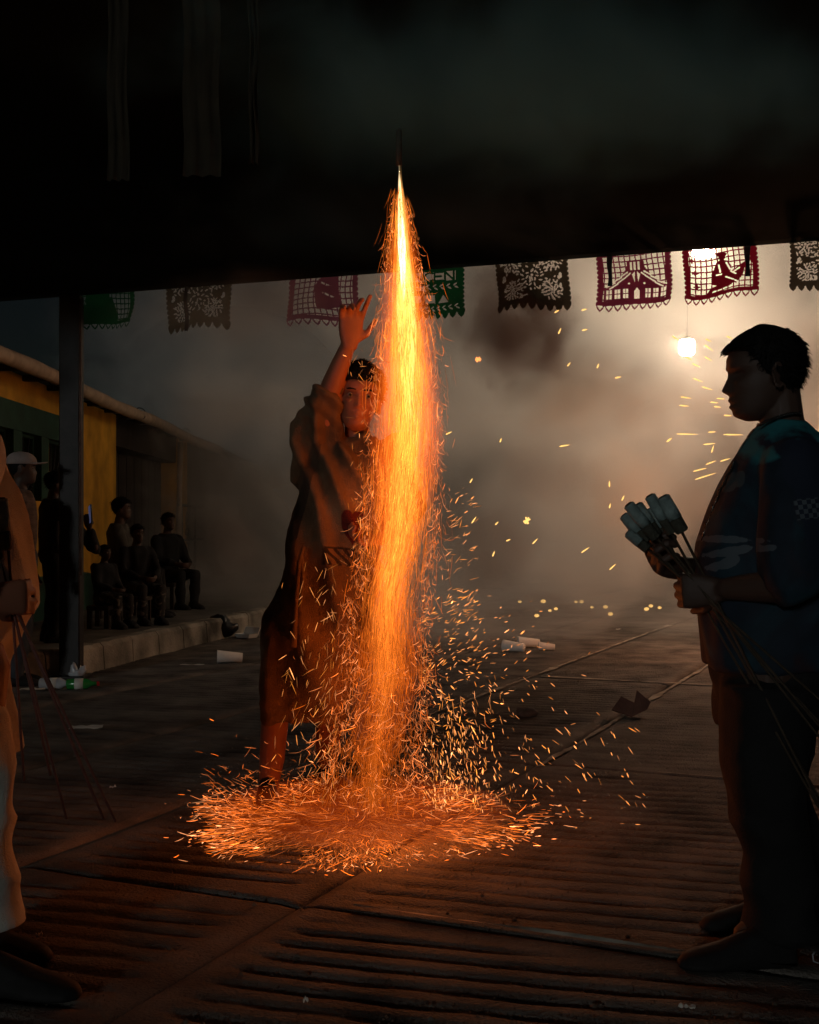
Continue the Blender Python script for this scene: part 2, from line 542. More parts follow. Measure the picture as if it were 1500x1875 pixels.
# pale mortar worn out of the joints, lying on the slab edges; the near strip stands for a firelit edge
def joint_line(a, b, w, seed, name='mortar_strip', tilt=0.0):
    a, b = Vector(a), Vector(b); L = (b - a).length; n = max(4, int(L / .05))
    d = (b - a).normalized(); q = Vector((-d.y, d.x, 0))
    V, F = [], []
    for i in range(n + 1):
        p = a + d * L * i / n
        ww = w * max(.05, .5 + 1.1 * mnoise.noise(Vector((i * .11, seed, 0))) + .5 * mnoise.noise(Vector((i * .6, seed, 3)))) * .8
        sh = q * .012 * mnoise.noise(Vector((i * .12, seed, 5)))
        V += [p + sh + q * ww, p + sh - q * ww]
        if i: F.append((2 * i - 2, 2 * i - 1, 2 * i + 1, 2 * i))
    V = [(v[0], v[1], .009 + (tilt if i_ % 2 else 0)) for i_, v in enumerate(V)]
    return link(name, np_mesh(name, V, F), M['concrete_pale'], street)

def st(s, t): return N2 * s + U2 * t
TILT = .012  # tips the near strip towards the fire, shaping a highlight on the joint
joint_line(st(-1.5, 3.05), st(.1, 3.045), .026, 1.0, tilt=TILT)
joint_line(st(-1.1, 5.29), st(.4, 5.29), .010, 2.0)
joint_line(st(-2.6, 8.40), st(.4, 8.42), .045, 3.0)
joint_line(st(-1.62, 5.2), st(-1.60, 10.6), .030, 4.0)
joint_line(st(-2.66, 6.4), st(-2.69, 14.0), .03, 6.0)

# ash and grit strewn over the slabs
gr_v, gr_f = [], []
gq = random.Random(4)
for _ in range(2600):
    d = 2.6 + 11 * gq.random() ** 1.7; x = gq.uniform(-.45, .45) * d; r = gq.uniform(.0015, .0045) * (1 + (gq.random() < .05) * 1.5) * (.7 + .08 * d); b = len(gr_v); a = gq.random() * 6.3
    for q in range(4): gr_v.append((x + r * math.cos(a + q * 1.57) * gq.uniform(.6, 1.3), d + r * math.sin(a + q * 1.57) * gq.uniform(.6, 1.3), .002))
    gr_v.append((x, d, .004 + r * .8))
    gr_f += [(b + q, b + (q + 1) % 4, b + 4) for q in range(4)]
grit = link('grit', np_mesh('grit', gr_v, gr_f, False), mat('grit', (.12, .10, .08), .9, .5, 3.0), None)
tag(grit, 'ash and grit strewn over the concrete street', 'grit', kind='stuff')

# ------------------------------------------------------------------ raised pavement with its kerb
K0, K1, K2 = G(-60, 1263), G(130, 1240), G(480, 1150)
K3 = K2 + (K2 - K1).normalized() * 14
kp = []
for a, b, n in ((K0, K1, 4), (K1, K2, 8), (K2, K3, 6)):
    for i in range(n): kp.append(a.lerp(b, i / n))
kp.append(K3)
kp = [p + Vector((.10 * mnoise.noise(Vector((p.y * .35, 2, 0))), 0, 0)) for p in kp]
KH = .20
pave = empty('pavement', kp[3], kind='structure')
tag(pave, 'raised pavement with a stained concrete kerb along the house front')
def sidedir(i):
    d = (kp[min(i + 1, len(kp) - 1)] - kp[max(i - 1, 0)]).normalized()
    return Vector((-d.y, d.x, 0))
for i in range(len(kp) - 1):
    a, b = kp[i], kp[i + 1]
    d = (b - a).normalized(); a2, b2 = a + d * .006, b - d * .006
    na, nb = sidedir(i), sidedir(i + 1)
    h = KH + .012 * mnoise.noise(Vector((i * 1.7, 0, 3)))
    mb = MB()
    def prof(p, n, hh, wob):
        return [p + Vector((0, 0, -.02)), p + n * .012 + Vector((0, 0, hh - .03 + wob)), p + n * .04 + Vector((0, 0, hh)), p + n * .17 + Vector((0, 0, hh)), p + n * .17 + Vector((0, 0, -.02))]
    rs = []
    for q in range(9):
        f = q / 8
        wob = .012 * mnoise.noise(Vector(((i * 8 + q) * .8, 1, 7)))
        rs.append(prof(a2.lerp(b2, f), na.lerp(nb, f), h + wob, wob))
    mb.rings(rs)
    mb.obj('kerb_stone', M['kerb'], pave, smooth=False)
pv = []
for i, p in enumerate(kp): pv += [p + sidedir(i) * .172 + Vector((0, 0, KH - .012)), Vector((-7.5, p.y, KH - .012))]
link('paving', np_mesh('paving', pv, [(2 * i, 2 * i + 2, 2 * i + 3, 2 * i + 1) for i in range(len(kp) - 1)], False), M['pavement'], pave)

# ------------------------------------------------------------------ the house
WX = -3.62
house = empty('house', (WX, 13.0, KH), 'low ochre and green house with gutter pipe beyond the steel post', 'house')
def wallbox(name, y0, y1, z0, z1, x0, x1, m, z0b=None, z1b=None):
    """upright wall piece; the far end may have other heights"""
    z0b = z0 if z0b is None else z0b; z1b = z1 if z1b is None else z1b
    mb = MB().rings([[Vector((x0, y0, z0)), Vector((x1, y0, z0)), Vector((x1, y0, z1)), Vector((x0, y0, z1))],
                     [Vector((x0, y1, z0b)), Vector((x1, y1, z0b)), Vector((x1, y1, z1b)), Vector((x0, y1, z1b))]])
    return mb.obj(name, m, house, smooth=False)
Y0, YD0, YY0, YY1, YP0, YP1, YE = 6.5, 10.2, 13.15, 14.75, 18.55, 19.35, 27
# window wall (near), ochre pier, dark doorway, ochre pilaster, wall beyond
wallbox('wall', Y0, 13.05, KH - .02, .62, WX - .3, WX, M['green_paint'])
wallbox('wall', Y0, 13.05, .62, 1.36, WX - .3, WX - .004, M['ochre'])
wallbox('wall', Y0, 13.05, 2.00, 2.26, WX - .3, WX - .003, M['green_paint'])
wallbox('wall', Y0, 13.05, 2.26, 2.52, WX - .3, WX - .001, M['ochre'])
wallbox('door_frame', 12.86, 13.14, KH, 2.26, WX - .29, WX + .03, M['green_paint'])
wallbox('wall', YY0, YY1, KH - .02, .62, WX - .3, WX, M['green_paint'], z1b=.50)
wallbox('wall', YY0, YY1, .622, 2.5, WX - .3, WX - .003, M['ochre'], z0b=.502)
wallbox('lintel', YY1, YP0, 2.12, 2.5, WX - .3, WX - .006, M['dark_wood'])
wallbox('door', YY1, YP0, KH, 2.118, WX - .30, WX - .24, M['dark_wood'])
for q in range(8):
    yq = YY1 + .1 + q * (YP0 - YY1 - .2) / 8
    wallbox('plank', yq, yq + .42, KH + .04, 2.08, WX - .238, WX - .215, M['dark_wood'])
wallbox('pilaster', YP0, YP1, KH, 2.5, WX - .3, WX + .02, M['ochre'])
wallbox('wall', YP1, YE, KH, 2.5, WX - .3, WX - .01, M['dark_wood'])
# windows with fan shaped iron bars; piers between them
winy = [(8.3, 9.55), (9.9, 10.95), (11.2, 11.78), (12.02, 12.72)]
ylast = Y0
for (ya, yb) in winy:
    wallbox('pier', ylast, ya, 1.361, 1.999, WX - .3, WX - .008, M['green_paint']); ylast = yb
    w = wallbox('window', ya, yb, 1.361, 1.999, WX - .26, WX - .2, M['ochre'])
    g = MB()
    cy_, cz_ = (ya + yb) / 2, 1.40
    for q in range(9):
        a = math.radians(20 + q * 17.5)
        ex, ez = math.cos(a) * .9, math.sin(a) * .9
        sc_ = min(((yb - ya) / 2) / max(abs(ex), 1e-3), .58 / max(ez, 1e-3))
        mid = Vector((WX - .1, cy_ + ex * sc_ * .5 + .04 * math.cos(a), cz_ + ez * sc_ * .55))
        g.tube([Vector((WX - .1, cy_, cz_)), mid, Vector((WX - .1, cy_ + ex * sc_, cz_ + ez * sc_))], .013, 6)
    for q in range(3):
        g.tube([Vector((WX - .1, cy_ + math.cos(t) * (.1 + .09 * q), cz_ + math.sin(t) * (.1 + .09 * q))) for t in np.linspace(0.1, math.pi - .1, 9)], .009, 6)
    link('grille', g.mesh('grille'), M['iron'], w)
    f = MB()
    for (p, q) in (((ya, 1.365), (ya, 1.995)), ((yb, 1.365), (yb, 1.995)), ((ya, 1.37), (yb, 1.37)), ((ya, 1.99), (yb, 1.99))):
        f.tube([Vector((WX - .1, *p)), Vector((WX - .1, *q))], .02, 6)
    link('window_frame', f.mesh('window_frame'), M['green_paint'], w)
wallbox('pier', ylast, 12.85, 1.361, 1.999, WX - .3, WX - .008, M['green_paint'])
# corrugated roof sheet and eave
rv, rf = [], []
ys = np.arange(Y0, YE, .025)
for i, y in enumerate(ys):
    w = .016 * math.sin(y / .09 * 2 * math.pi)
    rv += [(WX + .24, y, 2.545 + w), (WX - 2.6, y, 3.22 + w)]
    if i: rf.append((2 * i - 2, 2 * i, 2 * i + 1, 2 * i - 1))
roof = link('roof', np_mesh('roof', rv, rf), M['zinc'], house)
mb = MB()
for y in np.arange(Y0 + .2, YE, .75):
    mb = MB().box((WX - .02, y, 2.50), (.46, .06, .055)); mb.obj('rafter', M['dark_wood'], roof, smooth=False)
gut = MB()
gp = [Vector((-3.30, y, 2.50 - .004 * (y - 9) + .012 * math.sin(y * 1.3))) for y in np.arange(6.5, 21.2, .4)]
gut.tube(gp, [.068 + .004 * math.sin(i * 2.1) for i in range(len(gp))], 14)
gutter = gut.obj('gutter_pipe', M['pipe'], house)
for y in (11.15, 11.55, 14.6, 17.6):
    s = MB(); s.tube([Vector((-3.30 + .075 * math.cos(t), y, 2.495 + .075 * math.sin(t))) for t in np.linspace(.4, 5.9, 14)], .006, 6)
    link('strap', s.mesh('strap'), M['iron'], gutter)
dp = MB().tube([Vector((-3.50, 18.25, 2.42)), Vector((-3.52, 18.25, 1.3)), Vector((-3.52, 18.25, .22))], .042, 12)
dp.obj('downpipe', M['pipe'], house)

# iron bracket with scrolls on the pilaster
gate = empty('iron_gate', (WX + .1, 18.9, KH), 'black iron gate with scrolls standing before the far ochre pilaster', 'gate')
gx = WX + .10
mb = MB()
for y in (18.45, 19.6): mb.tube([Vector((gx, y, KH)), Vector((gx, y, 1.48))], .018, 8)
for z in (1.46, .92, .3): mb.tube([Vector((gx, 18.2, z)), Vector((gx, 20.4, z))], .02, 8)
mb.obj('gate_frame', M['iron'], gate)
for q in range(4):
    z = .48 + q * .26
    s = MB(); s.tube([Vector((gx, 18.95 + (.02 + .017 * t) * math.cos(t + q), z + (.02 + .017 * t) * math.sin(t + q))) for t in np.linspace(0, 7.5, 26)], .009, 6)
    s.obj('scroll', M['iron'], gate)

# ------------------------------------------------------------------ canopy over the street: tarp, edge tube, steel post
E0, E1 = P(150, 540, 8.72), P(1500, 440, 7.07)
EDGE = (E1 - E0); EDGE.z = 0
canopy = empty('canopy', (E0.x, E0.y, 0), 'dark tarp canopy spanning the street above the paper banners', 'canopy')
EL = E0 - EDGE * 1.1  # added stretch of tarp past the post, to black out the lit sky
ER = E0 + EDGE * 1.75
nx, ny = 60, 44
cv = []
for i in range(nx + 1):
    a = EL.lerp(ER, i / nx)
    for j in range(ny + 1):
        f = j / ny
        y = a.y + (2.75 - a.y) * f
        z = 2.79 + .62 * f + .10 * math.sin(math.pi * f) * -1 + .012 * mnoise.noise(Vector((a.x * 1.2, y * 1.2, 0))) * min(1, f * 8)
        z += -.03 * abs(math.sin(a.x * 1.15 + .4)) * min(1, f * 5)
        cv.append((a.x - f * .25, y, z))
idx = np.arange((nx + 1) * (ny + 1)).reshape(nx + 1, ny + 1)
cf = np.stack([idx[:-1, :-1], idx[:-1, 1:], idx[1:, 1:], idx[1:, :-1]], -1).reshape(-1, 4)
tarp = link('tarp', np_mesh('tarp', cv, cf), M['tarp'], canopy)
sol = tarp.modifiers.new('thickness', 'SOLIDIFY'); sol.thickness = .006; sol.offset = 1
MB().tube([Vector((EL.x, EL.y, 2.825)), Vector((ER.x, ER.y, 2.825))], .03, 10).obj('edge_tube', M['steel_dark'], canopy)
for q in range(1, 5):
    f = q / 5
    a0 = Vector((EL.x - .2 * f, EL.y + (2.75 - EL.y) * f, 2.83 + .62 * f)); a1 = Vector((ER.x - .2 * f, ER.y + (2.75 - ER.y) * f, 2.83 + .62 * f))
    MB().tube([a0, a1], .022, 8).obj('cross_tube', M['steel_dark'], canopy)
PX0 = P(131, 1240, 8.72)
post = MB().box((PX0.x, 8.72, 1.39), (.15, .12, 2.80), bev=.008)
po = post.obj('post', M['steel_dark'], canopy, smooth=False)
MB().box((PX0.x, 8.72, .012), (.24, .22, .024), bev=.004).obj('base_plate', M['steel_dark'], po, smooth=False)
MB().tube([Vector((PX0.x + .085, 8.65, .75)), Vector((PX0.x + .085, 8.65, 1.8)), Vector((PX0.x + .083, 8.65, 2.75))], .009, 8).obj('lit_edge_rod', M['edge_lit'], po)  # rod added on the right edge, its paler brown standing for lamplight
p2 = ER - EDGE * .04
MB().box((p2.x, p2.y, 1.39), (.15, .12, 2.80), bev=.008).obj('post', M['steel_dark'], canopy, smooth=False)

# dull strips of cloth hanging under the canopy, near the top of the frame
for (px0, px1, yb, d, lab) in ((195, 236, 330, 4.15, 'faint brown cloth strip hanging under the dark canopy, leftmost of three'),
                               (334, 404, 322, 4.3, 'wide faint brown cloth strip hanging under the dark canopy, middle of three'),
                               (455, 474, 300, 4.45, 'narrow faint cloth strip hanging under the dark canopy beside the rocket trail')):
    pa, pb = P(px0, yb, d), P(px1, yb, d)
    V, F = [], []
    n, m_ = 8, 14
    for i in range(n + 1):
        for j in range(m_ + 1):
            p = pa.lerp(pb, i / n); top = 3.08
            z = p.z + (top - p.z) * j / m_
            V.append((p.x + .004 * math.sin(j * .8), p.y + .018 * math.sin(i * 1.9 + j * .25), z))
    ii = np.arange((n + 1) * (m_ + 1)).reshape(n + 1, m_ + 1)
    F = np.stack([ii[:-1, :-1], ii[1:, :-1], ii[1:, 1:], ii[:-1, 1:]], -1).reshape(-1, 4)
    o = link('cloth_strip', np_mesh('cloth_strip', V, F), M['strip_cloth'], None, pa)
    tag(o, lab, 'cloth strip', 'cloth strips hanging under the canopy')

# ------------------------------------------------------------------ cut paper banners
RW, RH = 170, 150                      # cells of the cutting pattern; one cell is about 2.9 mm
uu, vv = np.meshgrid((np.arange(RW) + .5) / RW, (np.arange(RH) + .5) / RW, indexing='xy')   # v runs down, 0..0.88
VH = RH / RW
def seg(x0, y0, x1, y1, w):
    dx, dy = x1 - x0, y1 - y0
    t = np.clip(((uu - x0) * dx + (vv - y0) * dy) / (dx * dx + dy * dy + 1e-9), 0, 1)
    return np.hypot(uu - x0 - t * dx, vv - y0 - t * dy) < w
def line(pts, w):
    m = np.zeros_like(uu, bool)
    for (a, b) in zip(pts[:-1], pts[1:]): m |= seg(*a, *b, w)
    return m
def elp(cx, cy, a, b, ang=0.0):
    c, s = math.cos(ang), math.sin(ang)
    x, y = (uu - cx) * c + (vv - cy) * s, -(uu - cx) * s + (vv - cy) * c
    return (x / a) ** 2 + (y / b) ** 2 < 1
def poly(pts):
    m = np.zeros_like(uu, bool); n = len(pts)
    for i in range(n):
        x0, y0 = pts[i]; x1, y1 = pts[(i + 1) % n]
        c = ((y0 > vv) != (y1 > vv)) & (uu < (x1 - x0) * (vv - y0) / (y1 - y0 + 1e-12) + x0)
        m ^= c
    return m
def rect(x0, y0, x1, y1): return (uu > x0) & (uu < x1) & (vv > y0) & (vv < y1)
def outline(holes=True):
    """scalloped sheet with heart holes along the hem"""
    m = rect(.03, 0, .97, .80)
    for k in range(13):
        y = .04 + k * .061
        m |= elp(.035, y, .03, .03); m |= elp(.965, y, .03, .03)
    for k in range(9):
        x = .06 + k * .11
        m |= poly([(x - .054, .79), (x + .054, .79), (x + .035, .84), (x, .875), (x - .035, .84)])
        if holes:
            m &= ~(poly([(x - .032, .805), (x + .032, .805), (x, .85)]) | elp(x - .016, .805, .018, .013) | elp(x + .016, .805, .018, .013))
    return m
def lattice(m, x0=.09, x1=.91, y0=.0, y1=.74, step=.073, w=.0085, wob=0):
    cell = rect(x0, y0, x1, y1)
    gx = np.abs(((uu + .012 * np.sin(vv * 9 + wob)) - x0) / step % 1 - .5) > .5 - w / step
    gy = np.abs(((vv + .010 * np.sin(uu * 8 + wob)) - y0) / step % 1 - .5) > .5 - w / step
    return m & ~(cell & ~(gx | gy))
def pat_house():
    global vv
    m = lattice(outline(), wob=1)
    keep = vv; vv = (keep - .19) / .78 if 'pat_house' == 'pat_kneel' else (keep - .13) / .85
    body = rect(.10, .50, .90, .74) | poly([(.12, .52), (.30, .38), (.40, .22), (.41, .10), (.63, .10), (.64, .22), (.74, .38), (.92, .52)])
    m |= body
    for k in range(3): m &= ~rect(.445 + k * .05, .13, .475 + k * .05, .26)
    for s in (-1, 1):
        for k in range(3):
            a = .40 + .075 * k
            x0, x1 = .52 + s * (.11 + k * .085), .52 + s * (.15 + k * .10)
            m &= ~(seg(x0, .29 + k * .075, x1 + s * .04, .345 + k * .075, .011) | seg(x0 - s * .035, .31 + k * .075, x1 - s * .005, .375 + k * .075, .011))
        m &= ~poly([(.52 + s * .015, .29), (.52 + s * .055, .33), (.52 + s * .02, .46)])
        m &= ~elp(.52 + s * .10, .47, .014, .014)
        for k in range(3):
            xc = .52 + s * (.145 + k * .105)
            for (a, b) in ((0, 0), (1, 0), (0, 1), (1, 1)):
                m &= ~rect(xc - .034 + a * .037, .545 + b * .075, xc - .034 + a * .037 + .030, .545 + b * .075 + .066)
    m &= ~(rect(.485, .58, .555, .70) | poly([(.485, .585), (.52, .53), (.555, .585)]))
    vv = keep
    return m
def pat_kneel():
    global vv
    m = lattice(outline(), wob=2)
    keep = vv; vv = (keep - .19) / .78 if 'pat_kneel' == 'pat_kneel' else (keep - .13) / .85
    b = elp(.53, .12, .045, .052) | poly([(.48, .10), (.47, .05), (.53, .02), (.60, .06), (.59, .10)])
    b |= poly([(.45, .20), (.52, .15), (.60, .19), (.64, .28), (.62, .40), (.66, .52), (.64, .63), (.50, .66), (.40, .66), (.33, .72), (.28, .72), (.36, .60), (.44, .58), (.36, .54), (.37, .42), (.41, .30)])
    b |= poly([(.58, .42), (.84, .22), (.78, .48), (.70, .62), (.62, .56)])
    m |= b
    for (x0, y0, x1, y1) in ((.48, .24, .49, .36), (.44, .40, .50, .40), (.58, .22, .62, .34), (.56, .46, .66, .54), (.66, .40, .74, .34), (.63, .38, .69, .44), (.68, .56, .72, .60)):
        m &= ~seg(x0, y0, x1, y1, .012)
    for (x, y) in ((.13, .12), (.16, .34), (.17, .56), (.86, .44), (.88, .20)):
        m |= elp(x, y, .05, .015) | elp(x, y, .015, .05) | elp(x, y, .026, .026)
    vv = keep
    return m
def pat_leaves(seed):
    r = random.Random(seed); m = outline(False)
    for (cx, cy, R) in ((.5, .40, .20), (.22, .20, .13), (.78, .20, .13), (.24, .60, .12), (.76, .60, .12)):
        for ring, n in ((.35, 7), (.68, 12), (1.0, 17)):
            for k in range(n):
                a = 2 * math.pi * k / n + r.random() * .3
                m &= ~elp(cx + R * ring * math.cos(a), cy + R * ring * math.sin(a), .030 * (.6 + .5 * r.random()), .011, a + r.choice((0, .6, -.6)))
        m &= ~elp(cx, cy, .018, .018)
    for k in range(46):
        m &= ~elp(.1 + .8 * r.random(), .04 + .68 * r.random(), .026 * (.5 + r.random()), .010, r.random() * 3.1)
    for (x, y) in ((.88, .42), (.12, .42), (.66, .10), (.36, .70)):
        m &= ~(elp(x, y, .022, .04) | elp(x - .02, y + .03, .018, .02))
    m |= rect(.03, .73, .97, .79)
    return m
GL = {'S': [[(.9, .1), (.5, 0), (.1, .15), (.2, .42), (.8, .58), (.9, .85), (.5, 1), (.1, .9)]], 'A': [[(0, 1), (.5, 0), (1, 1)], [(.22, .62), (.78, .62)]],
      'N': [[(0, 1), (0, 0), (1, 1), (1, 0)]], 'V': [[(0, 0), (.5, 1), (1, 0)]], 'I': [[(.5, 0), (.5, 1)]], 'C': [[(1, .12), (.5, 0), (.05, .3), (.05, .7), (.5, 1), (1, .88)]],
      'E': [[(1, 0), (0, 0), (0, 1), (1, 1)], [(0, .5), (.75, .5)]], 'D': [[(0, 0), (.6, 0), (1, .4), (1, .7), (.6, 1), (0, 1), (0, 0)]], 'U': [[(0, 0), (0, .75), (.5, 1), (1, .75), (1, 0)]],
      'L': [[(0, 0), (0, 1), (1, 1)]]}
def word(m, txt, x0, y0, w, h, gap=.025, lw=.014):
    m &= ~rect(x0 - .015, y0, x0 + len(txt) * (w + gap), y0 + h)
    for i, ch in enumerate(txt):
        for st_ in GL[ch]:
            m |= line([(x0 + i * (w + gap) + a * w, y0 + b * h) for a, b in st_], lw)
    return m
def leafrow(m, y, x0=.12, x1=.88, n=9):
    for k in range(n):
        x = x0 + (x1 - x0) * k / (n - 1)
        m &= ~(elp(x, y - .02, .03, .010, -.5) | elp(x + .02, y + .02, .03, .010, .5))
    return m
def pat_words():
    m = outline(False)
    m = word(m, 'SAN', .30, .06, .13, .11)
    m = word(m, 'INCEN', .12, .22, .125, .12)
    m = word(m, 'DE', .13, .39, .12, .09); m = leafrow(m, .42, .46, .86, 5)
    m = word(m, 'UL', .20, .53, .15, .12); m &= ~poly([(.60, .64), (.68, .53), (.76, .64)]); m = leafrow(m, .72)
    return m
def banner(name, px0, px1, ybot, mask, m_, label, tilt=0.0, bend=.02, d_off=.16):
    pxm = (px0 + px1) / 2
    f = (pxm - 150) / 1350
    def at_edge(px):   # the string runs just behind the canopy edge
        t = (px - CX) / FPX
        # intersect ray with line E0->E1 shifted back
        A = E0 + Vector((0, d_off, 0)); D = EDGE
        s = (t * A.y - A.x) / (D.x - t * D.y)
        return A + D * s
    a, b = at_edge(px0), at_edge(px1); a.z = b.z = 0
    c = at_edge(pxm); zb = HCAM + (HOR - ybot) / FPX * c.y
    W = (b - a).length; ax = (b - a).normalized(); nrm = Vector((-ax.y, ax.x, 0)); H = W * VH
    ca, sa = math.cos(tilt), math.sin(tilt)
    # runs of filled cells, two columns of cells at most apart share vertices by position
    V, F, key = [], [], {}
    sd = px0 * .013
    def vert(i, j):
        kq = (i, j)
        if kq not in key:
            u, v = i / RW - .5, j / RW
            p = a.lerp(b, .5) + ax * (u * W * ca + (VH - v) * W * sa) + Vector((0, 0, zb + (VH - v) * W * ca - u * W * sa))
            p += nrm * (bend * math.sin(u * 5 + sd) * v * 2 + .03 * math.sin(v * 8 + u * 5 + sd) * v) + ax * (.012 * math.sin(v * 6 + sd * 3) * v) + Vector((0, 0, .010 * math.sin(u * 7 + sd * 5) * v + .03 * max(0, abs(u) - .36) * math.sin(sd * 9) * 4 * v))
            key[kq] = len(V); V.append(p)
        return key[kq]
    for j in range(RH):
        row = mask[j]; i = 0
        while i < RW:
            if row[i]:
                e = i
                while e < RW and row[e] and e - i < 6: e += 1
                F.append((vert(i, j), vert(i, j + 1), vert(e, j + 1), vert(e, j))); i = e
            else: i += 1
    me = np_mesh(name, np.array([tuple(p) for p in V]), np.array(F))
    o = link(name, me, m_, None, (a.x, a.y, zb))
    return tag(o, label, 'paper banner', 'cut paper banners strung across the street')

banner('paper_banner', 140, 247, 603, lattice(outline(), wob=3) | elp(.36, .40, .20, .30) | poly([(.0, .55), (.6, .4), (.7, .8), (0, .8)]) & outline(), M['green_paper'], 'green cut paper banner with lattice beside the steel post')
banner('paper_banner', 302, 424, 606, pat_leaves(5), M['olive_paper'], 'faint olive cut paper banner dim in the smoke behind a dark streamer')
banner('paper_banner', 529, 657, 597, lattice(outline(), wob=4) | (elp(.52, .38, .14, .16) | poly([(.36, .34), (.70, .18), (.74, .62), (.42, .66)])) & ~(seg(.45, .3, .6, .36, .012) | seg(.5, .44, .64, .5, .012)), M['mauve'], 'mauve cut paper banner above the raised hand', .01)
banner('paper_banner', 727, 853, 587, pat_words(), M['green_paper'], 'green cut paper banner with letters beside the column of fire', -.01)
banner('paper_banner', 909, 1043, 570, pat_leaves(9), M['olive_paper'], 'dark olive leaf patterned paper banner between green and pink ones', -.02)
banner('paper_banner', 1093, 1232, 568, pat_house(), M['pink'], 'pink cut paper banner showing a house with a flared roof', -.02)
banner('paper_banner', 1252, 1392, 553, pat_kneel(), M['crimson'], 'crimson cut paper banner showing a kneeling figure', -.045)
banner('paper_banner', 1448, 1586, 531, pat_leaves(13), M['olive_paper'], 'dark olive leaf patterned paper banner at the right edge of the photo', -.04)
# the string and dark streamers
sp = [E0 + EDGE * t + Vector((0, .16, 0)) for t in np.linspace(.0, 1.7, 40)]
sp = [Vector((p.x, p.y, 2.93 - .02 * math.sin(i * .7) + (.0))) for i, p in enumerate(sp)]
o = MB().tube(sp, .004, 6).obj('string', M['dark'], None, base=sp[0]); tag(o, 'thin string carrying the cut paper banners above the canopy edge', 'string')
for (px, y1, w, d, lab) in ((341, 606, 7, 8.4, 'thin dark streamer hanging before the faint olive banner'), (1117, 524, 9, 7.5, 'dark streamer hanging across the pink house banner'), (1369, 506, 10, 7.2, 'dark streamer hanging across the crimson banner')):
    b = P(px, y1, d); top = 2.96
    wd = w / FPX * d
    V, F = [], []
    for j in range(13):
        z = b.z + (top - b.z) * j / 12
        dx = .006 * math.sin(j * .9)
        V += [(b.x - wd / 2 + dx, b.y, z), (b.x + wd / 2 + dx * .5, b.y + .02 * math.sin(j * .7), z)]
        if j: F.append((2 * j - 2, 2 * j - 1, 2 * j + 1, 2 * j))
    o = link('paper_streamer', np_mesh('paper_streamer', V, F), M['streamer'], None, b); tag(o, lab, 'streamer', 'dark streamers among the banners')

# ------------------------------------------------------------------ people
HZ = [-.118, -.108, -.100, -.085, -.070, -.055, -.040, -.020, 0, .022, .045, .070, .090, .104, .114, .119]
HF = [.052, .073, .083, .085, .088, .089, .089, .087, .085, .094, .094, .080, .058, .036, .014, .002]
HB = [.020, -.005, -.018, -.040, -.056, -.066, -.074, -.084, -.092, -.098, -.100, -.094, -.078, -.056, -.028, -.008]
HW = [.018, .034, .042, .050, .055, .059, .063, .067, .070, .073, .074, .069, .056, .038, .018, .004]
def head_frame(c, fwd, up=Vector((0, 0, 1)), s=1.0):
    fwd = Vector(fwd).normalized(); r = fwd.cross(up).normalized(); u = r.cross(fwd).normalized()
    return Matrix((r, fwd, u)).transposed() * s, Vector(c)
def head_shape(mb, R, c, nose=1.0, n=56, m=60):
    rings = []
    for i in range(m + 1):
        z = HZ[0] + (HZ[-1] - HZ[0]) * (.5 - .5 * math.cos(math.pi * i / m))
        f, b, w = np.interp(z, HZ, HF), np.interp(z, HZ, HB), np.interp(z, HZ, HW)
        mid, hd = (f + b) / 2, (f - b) / 2
        ring = []
        for k in range(n):
            t = 2 * math.pi * k / n
            x, y = w * math.sin(t), mid + hd * math.cos(t)
            if math.cos(t) > 0:
                g = lambda a, s: math.exp(-(a / s) ** 2)
                hgt = np.interp(z, [-.050, -.044, -.036, -.026, .004, .016], [0, .016, .024, .020, .007, 0])
                y += nose * hgt * g(x, .0095 + .006 * g(z + .04, .012))
                y -= .013 * g(abs(x) - .032, .017) * g(z - .002, .011)
                y += .006 * g(abs(x) - .03, .02) * g(z - .020, .008)
                y += .0105 * g(x, .020) * g(z + .0625, .0060) + .0105 * g(x, .018) * g(z + .0795, .0065)
                y -= .006 * g(x, .026) * g(z + .0710, .0035)
                y += .004 * g(x, .018) * g(z + .102, .010)
                y += .006 * g(abs(x) - .042, .018) * g(z + .025, .016)
            ring.append(c + R @ Vector((x, y, z)))
        rings.append(ring)
    mb.rings(rings)
    for s in (-1, 1):
        e = MB()
        for q in range(9):
            a = -2.2 + q * .55
            p0 = Vector((s * (.074 + .010 * math.sin(q * .39)), -.012 + .016 * math.cos(a) * .9 - .004, -.012 + .030 * math.sin(a)))
            mb.ell(c + R @ p0, .0065 * R.to_scale()[0], n=8, m=5)
        mb.ell(c + R @ Vector((s * .071, -.010, -.012)), (.008, .014, .024), R=R.normalized(), n=10, m=6)
def face_bits(R, c, parent):
    for s in (-1, 1):
        e = MB().ell(c + R @ Vector((s * .032, .0705, .001)), .0105, n=12, m=8).obj('eye', M['eye'], parent)
        MB().ell(c + R @ Vector((s * .032, .0780, .0)), .0056, n=10, m=6).obj('iris', M['iris'], e)
        b = MB().tube([c + R @ Vector((s * (.014 + .011 * q), .091 - .0035 * q - (.003 if q > 2 else 0), .019 + .003 * math.sin(q * .9))) for q in range(4)], [.003, .0042, .004, .002], 6)
        b.obj('eyebrow', M['hair'], parent)
